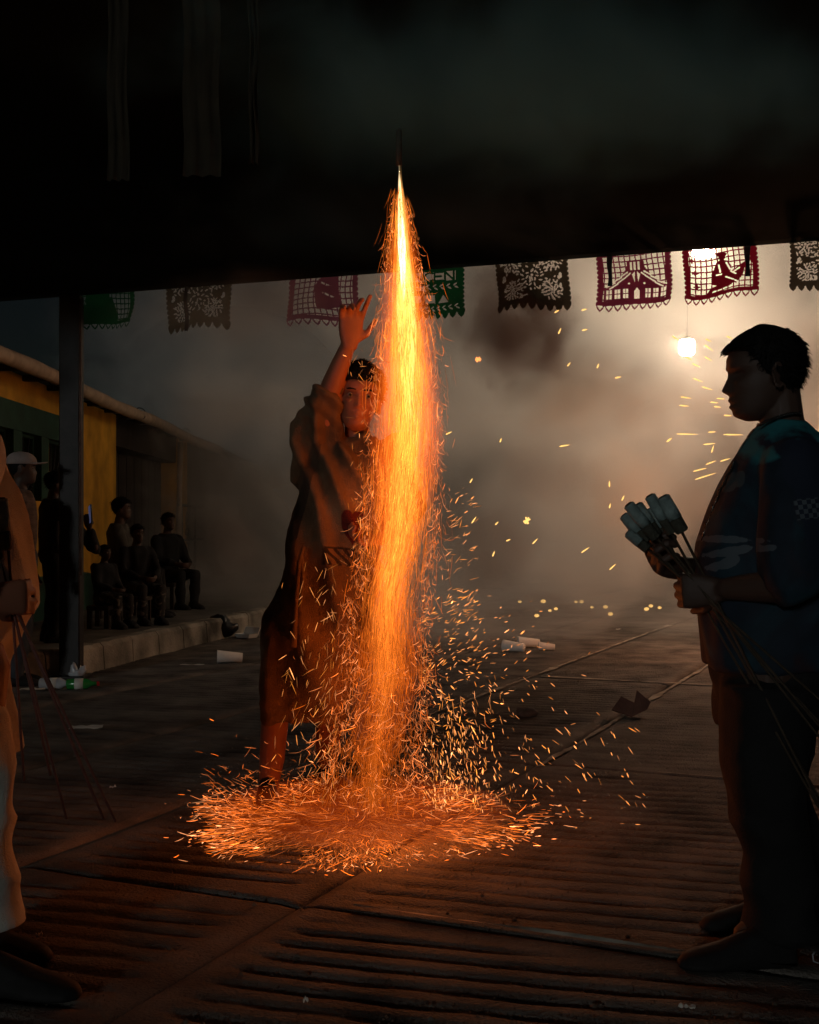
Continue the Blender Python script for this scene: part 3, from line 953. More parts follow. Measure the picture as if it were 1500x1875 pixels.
def hair_shape(name, R, c, parent, hairline=.052, side=-.01, nape=-.06, thick=.014, strands=1500, length=.035, seed=1, tuft=0.0, up=.5):
    rr = random.Random(seed); mb = MB()
    # shell
    n, m = 48, 26
    def surf(t, z):
        f, b, w = np.interp(z, HZ, HF), np.interp(z, HZ, HB), np.interp(z, HZ, HW)
        mid, hd = (f + b) / 2, (f - b) / 2
        return Vector((w * math.sin(t), mid + hd * math.cos(t), z))
    def low(t):
        cc = math.cos(t)
        if cc > .55: return hairline
        if cc > -.2: return side + (hairline - side) * max(0, (cc - .1) / .45) ** 1.0
        return nape + (side - nape) * max(0, min(1, (cc + 1) / .8))
    rings = []
    for i in range(m + 1):
        ring = []
        for k in range(n):
            t = 2 * math.pi * k / n
            z0 = low(t); z = z0 + (.1185 - z0) * (i / m)
            p = surf(t, z); q = Vector((p.x * .9, p.y, max(p.z, 0) + .02)).normalized()
            th = thick * min(1, .55 + 2.5 * i / m) * (1 + .25 * mnoise.noise(p * 40 + Vector((seed, 0, 0))))
            ring.append(c + R @ (p + q * th))
        rings.append(ring)
    mb.rings(rings)
    V, F = list(mb.v), list(mb.f)
    for _ in range(strands):
        t = rr.uniform(0, 2 * math.pi); z0 = low(t); z = z0 + (.1185 - z0) * rr.random() ** .8
        p = surf(t, z); q = Vector((p.x * .9, p.y, max(p.z, 0) + .02)).normalized()
        root = p + q * thick * .6
        fw = 1 if math.cos(t) > .3 else 0
        d = (q * up + Vector((rr.uniform(-.5, .5), fw * tuft + rr.uniform(-.5, .5), -.55 * (1 - up) - .2 * rr.random()))).normalized()
        L = length * rr.uniform(.4, 1.1); sd = d.orthogonal().normalized() * rr.uniform(.0012, .0024)
        b_ = len(V)
        mid = root + d * L * .6; tip = root + d * L + Vector((0, 0, -.25 * L))
        s2 = d.cross(sd).normalized() * sd.length
        V += [c + R @ (root + sd), c + R @ (root - sd), c + R @ (root + s2), c + R @ (mid + sd * .8), c + R @ (mid - sd * .8), c + R @ (mid + s2 * .8), c + R @ tip]
        F += [(b_, b_ + 1, b_ + 4, b_ + 3), (b_ + 1, b_ + 2, b_ + 5, b_ + 4), (b_ + 2, b_, b_ + 3, b_ + 5), (b_ + 3, b_ + 4, b_ + 6), (b_ + 4, b_ + 5, b_ + 6), (b_ + 5, b_ + 3, b_ + 6)]
    me = bpy.data.meshes.new(name); me.from_pydata([tuple(p) for p in V], [], F); me.polygons.foreach_set('use_smooth', [True] * len(F)); me.update()
    return link(name, me, M['hair'], parent)

def hand_shape(mb, wrist, p, nrm, side, curl=(.3, .3, .3, .3), spread=.06, s=1.0, thumb=(.5, .3), thumb_out=.75):
    """palm and five fingers; p points to the knuckles, nrm out of the palm, side = +1/-1 the thumb's side of p x nrm"""
    p = Vector(p).normalized(); nrm = Vector(nrm); nrm = (nrm - p * nrm.dot(p)).normalized(); a = p.cross(nrm)
    W = Vector(wrist)
    rs = []
    for f, w, t in ((-.012, .026, .021), (.0, .027, .021), (.022, .034, .019), (.05, .041, .017), (.075, .043, .015), (.092, .041, .012)):
        rs.append(ring_e(W + p * f * s, w * s, t * s, 16, a, nrm, 2.6))
    mb.rings(rs)
    LEN = [(.040, .026, .021), (.045, .029, .022), (.042, .027, .022), (.033, .021, .019)]
    for k in range(4):
        u = (k - 1.5)
        base = W + p * (.088 - .004 * abs(u - .2)) * s - a * side * u * .0215 * s
        d = (p - a * side * u * spread).normalized()
        ang = 0; pts = [base - d * .012 * s, base]; q = base
        ax = d.cross(nrm)
        for L in LEN[k]:
            ang += curl[k] * (1.0 if L == LEN[k][0] else 1.25)
            q = q + (d * math.cos(ang) + nrm * math.sin(ang)) * L * s; pts.append(q)
        mb.tube(pts, [.0095 * s, .0102 * s, .0097 * s, .0092 * s, .0084 * s], 9, round_ends=True)
    tb = W + p * .022 * s + a * side * .026 * s
    d1 = (p * .75 + a * side * thumb_out + nrm * thumb[0]).normalized()
    d2 = (p * .95 + a * side * thumb_out * .35 + nrm * (thumb[0] + thumb[1])).normalized()
    mb.tube([tb - d1 * .01 * s, tb + d1 * .036 * s, tb + d1 * .036 * s + d2 * .030 * s, tb + d1 * .036 * s + d2 * .052 * s], [.014 * s, .012 * s, .010 * s, .0078 * s], 9, round_ends=True)

def limb(mb, pts, rad, n=14): mb.tube(pts, rad, n, round_ends=True)
def bent(a, b, c, k=3):
    """points along shoulder-elbow-wrist with a rounded joint"""
    a, b, c = Vector(a), Vector(b), Vector(c)
    out = [a, a.lerp(b, .5), a.lerp(b, .86), b + ((a - b).normalized() + (c - b).normalized()) * .006, b.lerp(c, .14), b.lerp(c, .5), c]
    return out
def shoe_shape(mb, ankle, toe_dir, L=.27, sole=0.0, w=.048):
    d = Vector(toe_dir); d.z = 0; d.normalize(); q = Vector((-d.y, d.x, 0)); A = Vector(ankle)
    rs = []
    for f, hw, h in ((-.30, .018, .05), (-.27, .033, .085), (-.15, .038, .10), (0, .040, .105), (.18, .043, .085), (.36, .049, .062), (.52, .047, .05), (.64, .034, .038), (.70, .014, .022)):
        c = A + d * f * L
        hw *= w / .048
        rs.append([Vector((c.x, c.y, sole)) - q * hw * .95 + Vector((0, 0, .002)), Vector((c.x, c.y, sole)) - q * hw + Vector((0, 0, h * .35)), Vector((c.x, c.y, sole)) - q * hw * .62 + Vector((0, 0, h * .85)),
                   Vector((c.x, c.y, sole)) + Vector((0, 0, h)), Vector((c.x, c.y, sole)) + q * hw * .62 + Vector((0, 0, h * .85)), Vector((c.x, c.y, sole)) + q * hw + Vector((0, 0, h * .35)), Vector((c.x, c.y, sole)) + q * hw * .95 + Vector((0, 0, .002))])
    mb.rings(rs)

# ---- the man on the right, in profile, holding a bundle of rockets -----------------------------------------------
DM = 3.10
man = empty('person', P(1410, 1732, DM) * 1.0, 'man in dark printed jersey standing in profile holding unlit rockets', 'person')
man.location.z = 0
def torso_rings(rows, n=28, lean=None):
    """rows: (py, px front, px back, d centre, half depth)"""
    rs = []
    for (py, pf, pb, dc, hd) in rows:
        a, b = P(pf, py, dc), P(pb, py, dc)
        c = (a + b) / 2
        rs.append(ring_e(c, (b - a).length / 2, hd, n, Vector((1, 0, 0)), Vector((0, 1, 0)), 2.3))
    return rs
Rm, cm = head_frame(P(1399, 686, DM), (-1, .04, -.06), s=1.0)
body = MB()
head_shape(body, Rm, cm, nose=1.0)
limb(body, [P(1428, 720, DM), P(1432, 770, DM), P(1440, 830, DM)], [.052, .056, .07])
body.rings(torso_rings([(812, 1396, 1508, DM, .13), (850, 1362, 1535, DM, .17), (950, 1318, 1548, DM, .165), (1060, 1300, 1540, DM, .155), (1180, 1310, 1520, DM, .165), (1240, 1330, 1510, DM, .15)]))
near_sh, near_el, near_wr = P(1462, 868, 2.90), P(1448, 1072, 2.83), P(1330, 1078, 2.95)
far_sh, far_el, far_wr = P(1440, 868, 3.30), P(1412, 1056, 3.36), P(1250, 1040, 3.18)
limb(body, bent(near_sh, near_el, near_wr), [.055, .05, .045, .044, .043, .037, .028])
limb(body, bent(far_sh, far_el, far_wr), [.055, .05, .045, .044, .043, .037, .030])
rod = (P(1268, 1066, 3.02) - P(1200, 950, 3.08)).normalized()
hand_shape(body, P(1322, 1080, 2.965), P(1262, 1082, 2.99) - P(1322, 1080, 2.965), Vector((-.25, 1, .0)), 1, curl=(1.05, 1.05, 1.05, 1.1), s=1.06, thumb=(.9, .2))
hand_shape(body, P(1246, 1040, 3.17), P(1180, 1018, 3.09) - P(1246, 1040, 3.17), Vector((-.15, -.75, .62)), 1, curl=(.95, .9, .85, .85), s=1.24, thumb=(.8, .3), thumb_out=.9)
for (hx, dd) in ((1408, 3.0), (1440, 3.22)):
    limb(body, [P(hx, 1220, dd), P(hx - 8, 1450, dd), P(hx + 8, 1690, dd)], [.085, .058, .045])
    limb(body, [P(hx + 8, 1690, dd), P(hx - 40, 1712, dd)], [.042, .035])
bodym = soft('body', body, M['skin_shaded'], man, .0042, 2)
hair_shape('hair', Rm, cm, man, hairline=.058, side=-.012, nape=-.075, thick=.012, strands=4200, length=.022, seed=3, tuft=1.1, up=.40)
# jersey: trunk and near sleeves
sh = MB()
sh.rings(torso_rings([(770, 1398, 1472, DM, .072), (786, 1384, 1492, DM, .095), (806, 1368, 1520, DM, .15), (840, 1346, 1545, DM, .185), (900, 1318, 1560, DM, .195), (960, 1294, 1566, DM, .19), (1000, 1280, 1564, DM, .185), (1060, 1272, 1556, DM, .185),
                      (1120, 1280, 1548, DM, .188), (1180, 1288, 1540, DM, .19), (1222, 1292, 1530, DM, .19)], 32))
limb(sh, [near_sh + Vector((0, .03, .015)), near_sh.lerp(near_el, .35), near_sh.lerp(near_el, .68), near_sh.lerp(near_el, .90)], [.082, .084, .082, .080])
limb(sh, [far_sh + Vector((0, -.03, .015)), far_sh.lerp(far_el, .35), far_sh.lerp(far_el, .68), far_sh.lerp(far_el, .90)], [.08, .082, .08, .078])
def loc2(px, py, d, base): v = P(px, py, d) - base.location; return (v.x, v.z)
WH = (.075, .09, .105)
mj = printed('jersey_print', M['jersey'], [((.02, .15, .17), 'box', loc2(1440, 795, 2.97, man), (.095, .045), .35, .25), ((.012, .018, .034), 'box', loc2(1475, 900, 2.9, man), (.06, .15), .15, .5),
     (WH, 'blob', loc2(1345, 988, 2.92, man), (.05, .010), -.05, 2.2), (WH, 'blob', loc2(1350, 1010, 2.92, man), (.055, .012), .25, 2.2), (WH, 'blob', loc2(1338, 1032, 2.92, man), (.035, .014), .5, 2.4),
     ((.035, .06, .07), 'blob', loc2(1352, 880, 2.95, man), (.035, .022), .6, 2.0), (WH, 'blob', loc2(1498, 1060, 2.9, man), (.02, .035), .4, 2.4), (WH, 'checks', loc2(1473, 932, 2.82, man), (.030, .024), .1, .1)])
jersey = soft('jersey', sh, mj, man, .010, 5, folds(.012, 7, 3.0, 2.3))
# trousers
tr = MB()
tr.rings(torso_rings([(1190, 1305, 1525, DM, .175), (1240, 1308, 1512, DM, .18), (1290, 1314, 1500, DM, .175), (1330, 1318, 1490, DM, .165)], 28))
for (off, dd) in ((0, 2.99), (12, 3.23)):
    rows = [(1250, 1318, 1492), (1330, 1322, 1480), (1390, 1324, 1470), (1440, 1328, 1472), (1520, 1346, 1482), (1600, 1360, 1490), (1660, 1362, 1496), (1700, 1358, 1498), (1716, 1362, 1494)]
    tr.rings([ring_e((P(a + off, py, dd) + P(b + off, py, dd)) / 2, (P(b, py, dd) - P(a, py, dd)).length / 2, (.105 if py < 1450 else .088), 24, pw=2.3) for (py, a, b) in rows])
soft('trousers', tr, M['black_cloth'], man, .010, 4, folds(.012, 6, 7.0, 5.1))
for (px, dd) in ((1392, 2.96), (1420, 3.24)):
    s = MB(); shoe_shape(s, P(px, 1700, dd), (-1, -.1, 0), .30, 0.0, .052)
    so = soft('shoe', s, M['shoe'], man, .008, 3)
lc = MB(); lc.tube([P(1494, 1742, 2.85), P(1488, 1748, 2.84), P(1490, 1760, 2.84), P(1499, 1764, 2.85), P(1506, 1756, 2.85)], .002, 6); lc.obj('shoe_lace', M['white_print'], man)
# bead necklaces
neck = [(1392, 778), (1380, 792), (1366, 812), (1352, 838), (1338, 866), (1326, 890), (1318, 908), (1310, 928), (1304, 944), (1298, 960), (1292, 976), (1287, 990)]
nb = MB()
def along(pts, step):
    out = []
    for a, b in zip(pts[:-1], pts[1:]):
        n = max(1, int(math.hypot(b[0] - a[0], b[1] - a[1]) / step))
        out += [(a[0] + (b[0] - a[0]) * i / n, a[1] + (b[1] - a[1]) * i / n) for i in range(n)]
    return out
beads = along(neck, 4.4)
for i, (x, y) in enumerate(beads):
    if y > 915 and i % 3 == 2: continue
    nb.ell(P(x - 3 + 1.2 * math.sin(i), y, DM - .02 + .03 * math.sin(i * .2)), .0042 + .001 * (i % 3 == 0), n=8, m=5)
nb.tube([P(x - 3, y, DM - .02) for x, y in neck], .0012, 5)
back = along([(1392, 778), (1408, 770), (1428, 762), (1452, 757), (1470, 756)], 4.6)
for i, (x, y) in enumerate(back): nb.ell(P(x, y, DM - .085 + .02 * (i / len(back))), .0045, n=8, m=5)
neckl = nb.obj('bead_necklace', M['bead'], None, base=P(1392, 778, DM)); tag(neckl, 'dark bead necklace hanging down the chest of the man in profile', 'necklace')

# ---- rockets -----------------------------------------------------------------------------------------------------
def rocket(T, B, E, r, label, group, stick='cane', dark=False, L0=None):
    """T tube top, B tube bottom, E stick end"""
    T, B, E = Vector(T), Vector(B), Vector(E)
    t = (B - T).normalized()
    root = empty('rocket', B, label, 'rocket', group)
    top = MB(); top.tube([T, T + t * .006, T + t * .008, T + t * .012, T.lerp(B, .3), T.lerp(B, .302), T.lerp(B, .62)], [r * .93, r, r * .95, r, r * 1.0, r * 1.03, r * 1.02], 18)
    top.obj('paper_wrap', M['rocket_paper'], root)
    low = MB(); low.tube([T.lerp(B, .60), T.lerp(B, .80), B - t * .004, B], [r * .96, r * .98, r * .97, r * .80], 18)
    low.obj('clay_base', M['rocket_base'], root)
    cp = MB().tube([T - t * .003, T + t * .003], [r * .6, r * .8], 14); cp.obj('cap', M['rocket_base'], root)
    side = t.cross(Vector((0, 1, 0))).normalized()
    s = MB(); a = T.lerp(B, .62) + side * r * .2 + Vector((0, r * .9, 0))
    sg = (E - a)
    s.tube([a, a + sg * .3 + Vector((0, .002, 0)), a + sg * .65, E], [.0038, .0036, .0033, .003], 7)
    s.obj('stick', M[stick], root)
    return root
HB_ = P(1272, 1070, 3.03)
specs = [((1151, 924, 3.02), (1202, 986, 3.02), .0150, 'paper rocket with a joined wrapper, front left of the bundle in hand'),
         ((1168, 924, 3.06), (1205, 980, 3.06), .0140, 'paper rocket half hidden behind the front left one of the bundle in hand'),
         ((1190, 908, 3.02), (1231, 977, 3.02), .0150, 'tallest pale paper rocket in the middle of the bundle in hand'),
         ((1214, 910, 3.00), (1250, 974, 3.00), .0178, 'thick paper rocket at the right side of the bundle in hand'),
         ((1188, 934, 3.10), (1222, 990, 3.08), .0150, 'shaded paper rocket deep inside the bundle in hand'),
         ((1143, 944, 3.08), (1184, 994, 3.06), .0150, 'shaded paper rocket at the far left of the bundle in hand'),
         ((1150, 976, 3.06), (1187, 1006, 3.04), .0135, 'lowest paper rocket of the bundle in hand, nearly level')]
ends = [(1512, 1338), (1504, 1352), (1486, 1450), (1500, 1492), (1470, 1440), (1516, 1330), (1510, 1275)]
for i, (T, B, r, lab) in enumerate(specs):
    Ex = P(ends[i][0] + 30, ends[i][1] + 40, 2.80 + .02 * (i % 3))
    rocket(P(*T), P(*B), Ex, r, lab, 'rockets held by the man in profile', 'cane')

# ---- the young man behind the fire, arm raised --------------------------------------------------------------------
DB = 4.78
boy = empty('person', P(560, 1460, DB), 'young man in sackcloth tunic raising one arm behind the column of fire', 'person')
boy.location.z = 0
Rb, cb = head_frame(P(656, 731, DB - .02), (.10, -1, .05), Vector((.10, 0, 1)), s=1.12)
bd = MB()
head_shape(bd, Rb, cb, nose=.9)
limb(bd, [P(654, 760, DB + .03), P(655, 800, DB + .04), P(652, 830, DB + .05)], [.052, .054, .065])
def rows_rings(rows, n=32, pw=2.2):
    return [ring_e((P(a, py, dc) + P(b, py, dc)) / 2, (P(b, py, dc) - P(a, py, dc)).length / 2, hd, n, pw=pw) for (py, a, b, dc, hd) in rows]
bd.rings(rows_rings([(818, 600, 715, DB + .05, .08), (870, 560, 712, DB + .05, .10), (960, 550, 700, DB + .04, .11), (1060, 530, 685, DB + .03, .12), (1150, 515, 680, DB + .02, .12)], 24))
r_sh, r_el, r_wr = P(592, 812, DB + .02), P(604, 716, DB - .10), P(640, 626, DB - .17)
limb(bd, bent(r_sh, r_el, r_wr), [.058, .052, .046, .044, .043, .038, .028])
hand_shape(bd, P(640, 632, DB - .17), P(643, 588, DB - .18) - P(640, 632, DB - .17), Vector((.35, -1, .1)), 1, curl=(.14, .42, .62, .50), spread=.16, s=1.18, thumb=(.35, .1), thumb_out=1.1)
l_sh, l_el, l_wr = P(716, 832, DB + .05), P(735, 940, DB + .06), P(700, 985, DB - .12)
limb(bd, bent(l_sh, l_el, l_wr), [.055, .05, .045, .044, .042, .036, .028])
hand_shape(bd, P(697, 988, DB - .13), (-1, -.5, -.1), Vector((.2, -.3, 1)), 1, curl=(.6, .6, .6, .6))
limb(bd, [P(528, 1180, DB + .05), P(505, 1300, DB + .04), P(498, 1390, DB + .05), P(492, 1440, DB + .04)], [.085, .058, .052, .040])
limb(bd, [P(600, 1180, DB + .06), P(604, 1310, DB + .10), P(600, 1370, DB + .26), P(602, 1400, DB + .30)], [.085, .058, .052, .040])
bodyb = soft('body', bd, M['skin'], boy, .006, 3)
face_bits(Rb, cb, bodyb)
hair_shape('hair', Rb, cb, boy, hairline=.050, side=-.005, nape=-.06, thick=.020, strands=2600, length=.028, seed=8, tuft=.4, up=.75)
tn = MB()
tn.rings(rows_rings([(800, 632, 690, DB + .04, .07), (812, 606, 712, DB + .04, .10), (835, 575, 726, DB + .04, .125), (870, 552, 726, DB + .03, .145), (920, 541, 718, DB + .02, .155), (960, 535, 708, DB + .01, .16), (1010, 527, 700, DB, .163), (1030, 522, 697, DB, .163),
                     (1060, 512, 692, DB, .165), (1100, 500, 690, DB, .17), (1150, 488, 684, DB, .175), (1200, 480, 672, DB, .178), (1250, 478, 655, DB, .175), (1278, 478, 645, DB, .172), (1300, 480, 638, DB, .166), (1316, 486, 628, DB, .155)], 36))
limb(tn, [P(598, 838, DB + .04), P(590, 800, DB + .02), P(590, 760, DB - .03), P(600, 724, DB - .09)], [.10, .098, .080, .060])
limb(tn, [P(560, 870, DB + .04), P(575, 800, DB + .03), P(585, 745, DB - .02)], [.07, .085, .07])
limb(tn, [l_sh, l_sh.lerp(l_el, .5), l_sh.lerp(l_el, .95)], [.085, .088, .085])
def boyfold(p):
    # long folds that fan out from the raised shoulder, and a hem gathered in slanting rolls
    S0 = P(585, 790, DB)
    dz = max(.05, S0.z - p.z)
    fan = math.atan2(p.x - S0.x + .25, dz + .45)
    w = mnoise.noise(Vector((p.x * 4, p.y * 3, p.z * 1.8)))
    a = math.sin(fan * 46 + 2.6 * w)
    a = a if a > 0 else a * .45
    b_ = mnoise.noise(Vector((p.x * 11, p.y * 8, p.z * 2.6 + 4)))
    low = max(0, min(1, (.46 - p.z) / .14)); c = math.sin((p.z - p.x * .55) * 80 + 3.5 * b_) * .004 * low
    up = max(0, min(1, (p.z - 1.45) / .15))
    fine_ = .005 * mnoise.noise(Vector((p.x * 30, p.y * 22, p.z * 16))) + .003 * mnoise.noise(Vector((p.x * 60, p.y * 50, p.z * 45)))
    return fine_ + (.021 * a + .012 * b_) * (1 - .3 * low) * (1 - .5 * up) + c + up * .010 * math.sin((p.z + p.x * .8) * 85 + 2 * w)
mt_ = printed('tunic_print', M['sackcloth'], [((.085, .010, .008), 'heart', loc2(646, 972, DB - .15, boy), (.045, .06), 0, .5), ((.035, .022, .014), 'script', loc2(622, 1019, DB - .16, boy), (.065, .036), -.08, .2),
     ((.07, .042, .025), 'box', loc2(556, 900, DB - .1, boy), (.02, .2), -.25, .5)])
tunic = soft('tunic', tn, mt_, boy, .0075, 4, boyfold)
# red heart and black lettering on the tunic, cord at the waist
co = MB(); co.tube([P(628 + 28 - 34 * math.cos(a), 806 + 22 * math.sin(a) * (1 if math.sin(a) > 0 else .3), DB + .03 - .10 * max(0, math.sin(a))) for a in np.linspace(0, 2 * math.pi, 22)], .008, 8); co.obj('collar', M['sackcloth'], boy)
cd = MB(); cd.tube([P(556, 1000, DB - .19), P(548, 1030, DB - .2), P(544, 1080, DB - .205), P(541, 1130, DB - .205), P(538, 1185, DB - .2)], [.006, .009, .009, .009, .012], 8)
cd.tube([P(553, 1005, DB - .19), P(554, 1060, DB - .2), P(549, 1120, DB - .205)], [.006, .008, .006], 8)
cd.obj('waist_cord', M['sackcloth'], boy)
for (px, dd, td) in ((490, DB + .03, (.1, -1, 0)), (602, DB + .30, (.5, -1, 0))):
    s = MB(); shoe_shape(s, P(px, 1440, dd), td, .27); soft('sandal', s, M['shoe'], boy, .010, 3)

# ---- the costumed person at the left edge --------------------------------------------------------------------------
DL = 2.90
cos_ = empty('person', P(-60, 1770, DL), 'person in cream tunic and trousers at the left edge holding rockets', 'person')
cos_.location.z = 0
lb = MB()
Rl, cl = head_frame(P(-112, 690, DL), (1, .5, 0), s=1.0)
head_shape(lb, Rl, cl)
limb(lb, [P(-116, 730, DL), P(-104, 770, DL), P(-90, 820, DL)], [.052, .056, .07])
lb.rings(rows_rings([(830, -140, -10, DL, .13), (950, -140, 10, DL, .12), (1100, -130, 20, DL, .12), (1220, -130, 0, DL, .13)], 24))
la_s, la_e, la_w = P(-72, 850, DL - .20), P(-88, 1060, DL - .22), P(-30, 1096, DL - .17)
limb(lb, bent(la_s, la_e, la_w), [.055, .05, .046, .045, .043, .037, .028])
hand_shape(lb, P(-26, 1096, DL - .165), P(24, 1094, DL - .14) - P(-26, 1096, DL - .165), Vector((.2, 1, 0)), -1, curl=(.85, .9, .95, 1.0), s=1.0, thumb=(.8, .2))
lf_s, lf_e, lf_w = P(-66, 850, DL + .20), P(-80, 1060, DL + .22), P(-30, 1120, DL + .05)
limb(lb, bent(lf_s, lf_e, lf_w), [.055, .05, .046, .045, .043, .037, .028])
hand_shape(lb, lf_w, (1, -.3, 0), Vector((.1, -1, .3)), -1, curl=(.9, .9, .9, .9))
for (px, dd) in ((-50, DL - .08), (-75, DL + .14)):
    limb(lb, [P(px, 1220, dd), P(px - 4, 1450, dd), P(px, 1740, dd)], [.085, .058, .042])
bl = soft('body', lb, M['skin'], cos_, .007, 3)
hair_shape('hair', Rl, cl, cos_, strands=600, seed=21)
ls = MB()
ls.rings(rows_rings([(775, -120, -34, DL, .075), (800, -146, -24, DL, .13), (850, -160, 0, DL, .18), (900, -168, 22, DL, .19), (960, -172, 38, DL, .19), (1010, -176, 48, DL, .19), (1060, -178, 56, DL, .19), (1110, -178, 60, DL, .19), (1160, -178, 26, DL, .185), (1210, -178, 4, DL, .185), (1260, -178, 6, DL, .19), (1320, -176, 22, DL, .195), (1374, -174, 36, DL, .20)], 32))
limb(ls, [la_s + Vector((0, .03, .02)), la_s.lerp(la_e, .4), la_s.lerp(la_e, .95)], [.085, .085, .075])
limb(ls, [lf_s + Vector((0, -.03, .02)), lf_s.lerp(lf_e, .4), lf_s.lerp(lf_e, .95)], [.085, .085, .075])
limb(ls, [la_e, la_e.lerp(la_w, .5)], [.07, .062])
ml = printed('costume_print', M['cream_cloth'], [((.38, .02, .02), 'box', loc2(-24, 935, DL - .15, cos_), (.008, .04), .28, .4)])
ltun = soft('tunic', ls, ml, cos_, .010, 4, folds(.016, 6, 2.6, 8.8))
lt = MB()
lt.rings(rows_rings([(1200, -172, 0, DL, .17), (1260, -170, 6, DL, .175), (1320, -166, 10, DL, .17)], 24))
for (off, dd) in ((0, DL - .08), (-26, DL + .14)):
    lt.rings([ring_e((P(a + off, py, dd) + P(b + off, py, dd)) / 2, (P(b, py, dd) - P(a, py, dd)).length / 2, .095, 22) for (py, a, b) in ((1280, -140, 6), (1400, -128, 24), (1480, -120, 22), (1540, -116, 28), (1600, -112, 30), (1660, -110, 36), (1694, -110, 42))])
soft('trousers', lt, M['cream_cloth'], cos_, .010, 4, lambda p: .016 * (.4 - abs(mnoise.noise(Vector((p.x * 5, p.y * 5, p.z * 9)))) * 2))
for (px, dd) in ((-20, DL - .10), (-60, DL + .14)):
    s = MB(); shoe_shape(s, P(px, 1740, dd), (1, -.25, 0), .34, 0, .055); soft('boot', s, M['shoe'], cos_, .008, 3)
HL = P(14, 1094, DL - .12)
lends = [(212, 1505), (190, 1500), (176, 1470), (122, 1500), (92, 1420), (44, 1430)]
llab = ['reddish rocket stick slanting farthest out from the hand at the left edge', 'second most slanted rocket of the bundle at the left edge', 'third most slanted rocket of the bundle at the left edge',
        'rocket with medium slant in the bundle at the left edge', 'steep rocket in the bundle at the left edge', 'most upright rocket of the bundle at the left edge']
for i, (x, y) in enumerate(lends):
    E = P(x, y, DL - .22 + .03 * i)
    dr = (HL - E).normalized()
    off = Vector((0, .012 * (i % 3) - .012, .006 * (i % 2)))
    B = HL + dr * (.09 + .015 * (i % 2)) + off; T = B + dr * .12
    rocket(T, B, E, .016, llab[i], 'rockets held at the left edge', 'cane_red')

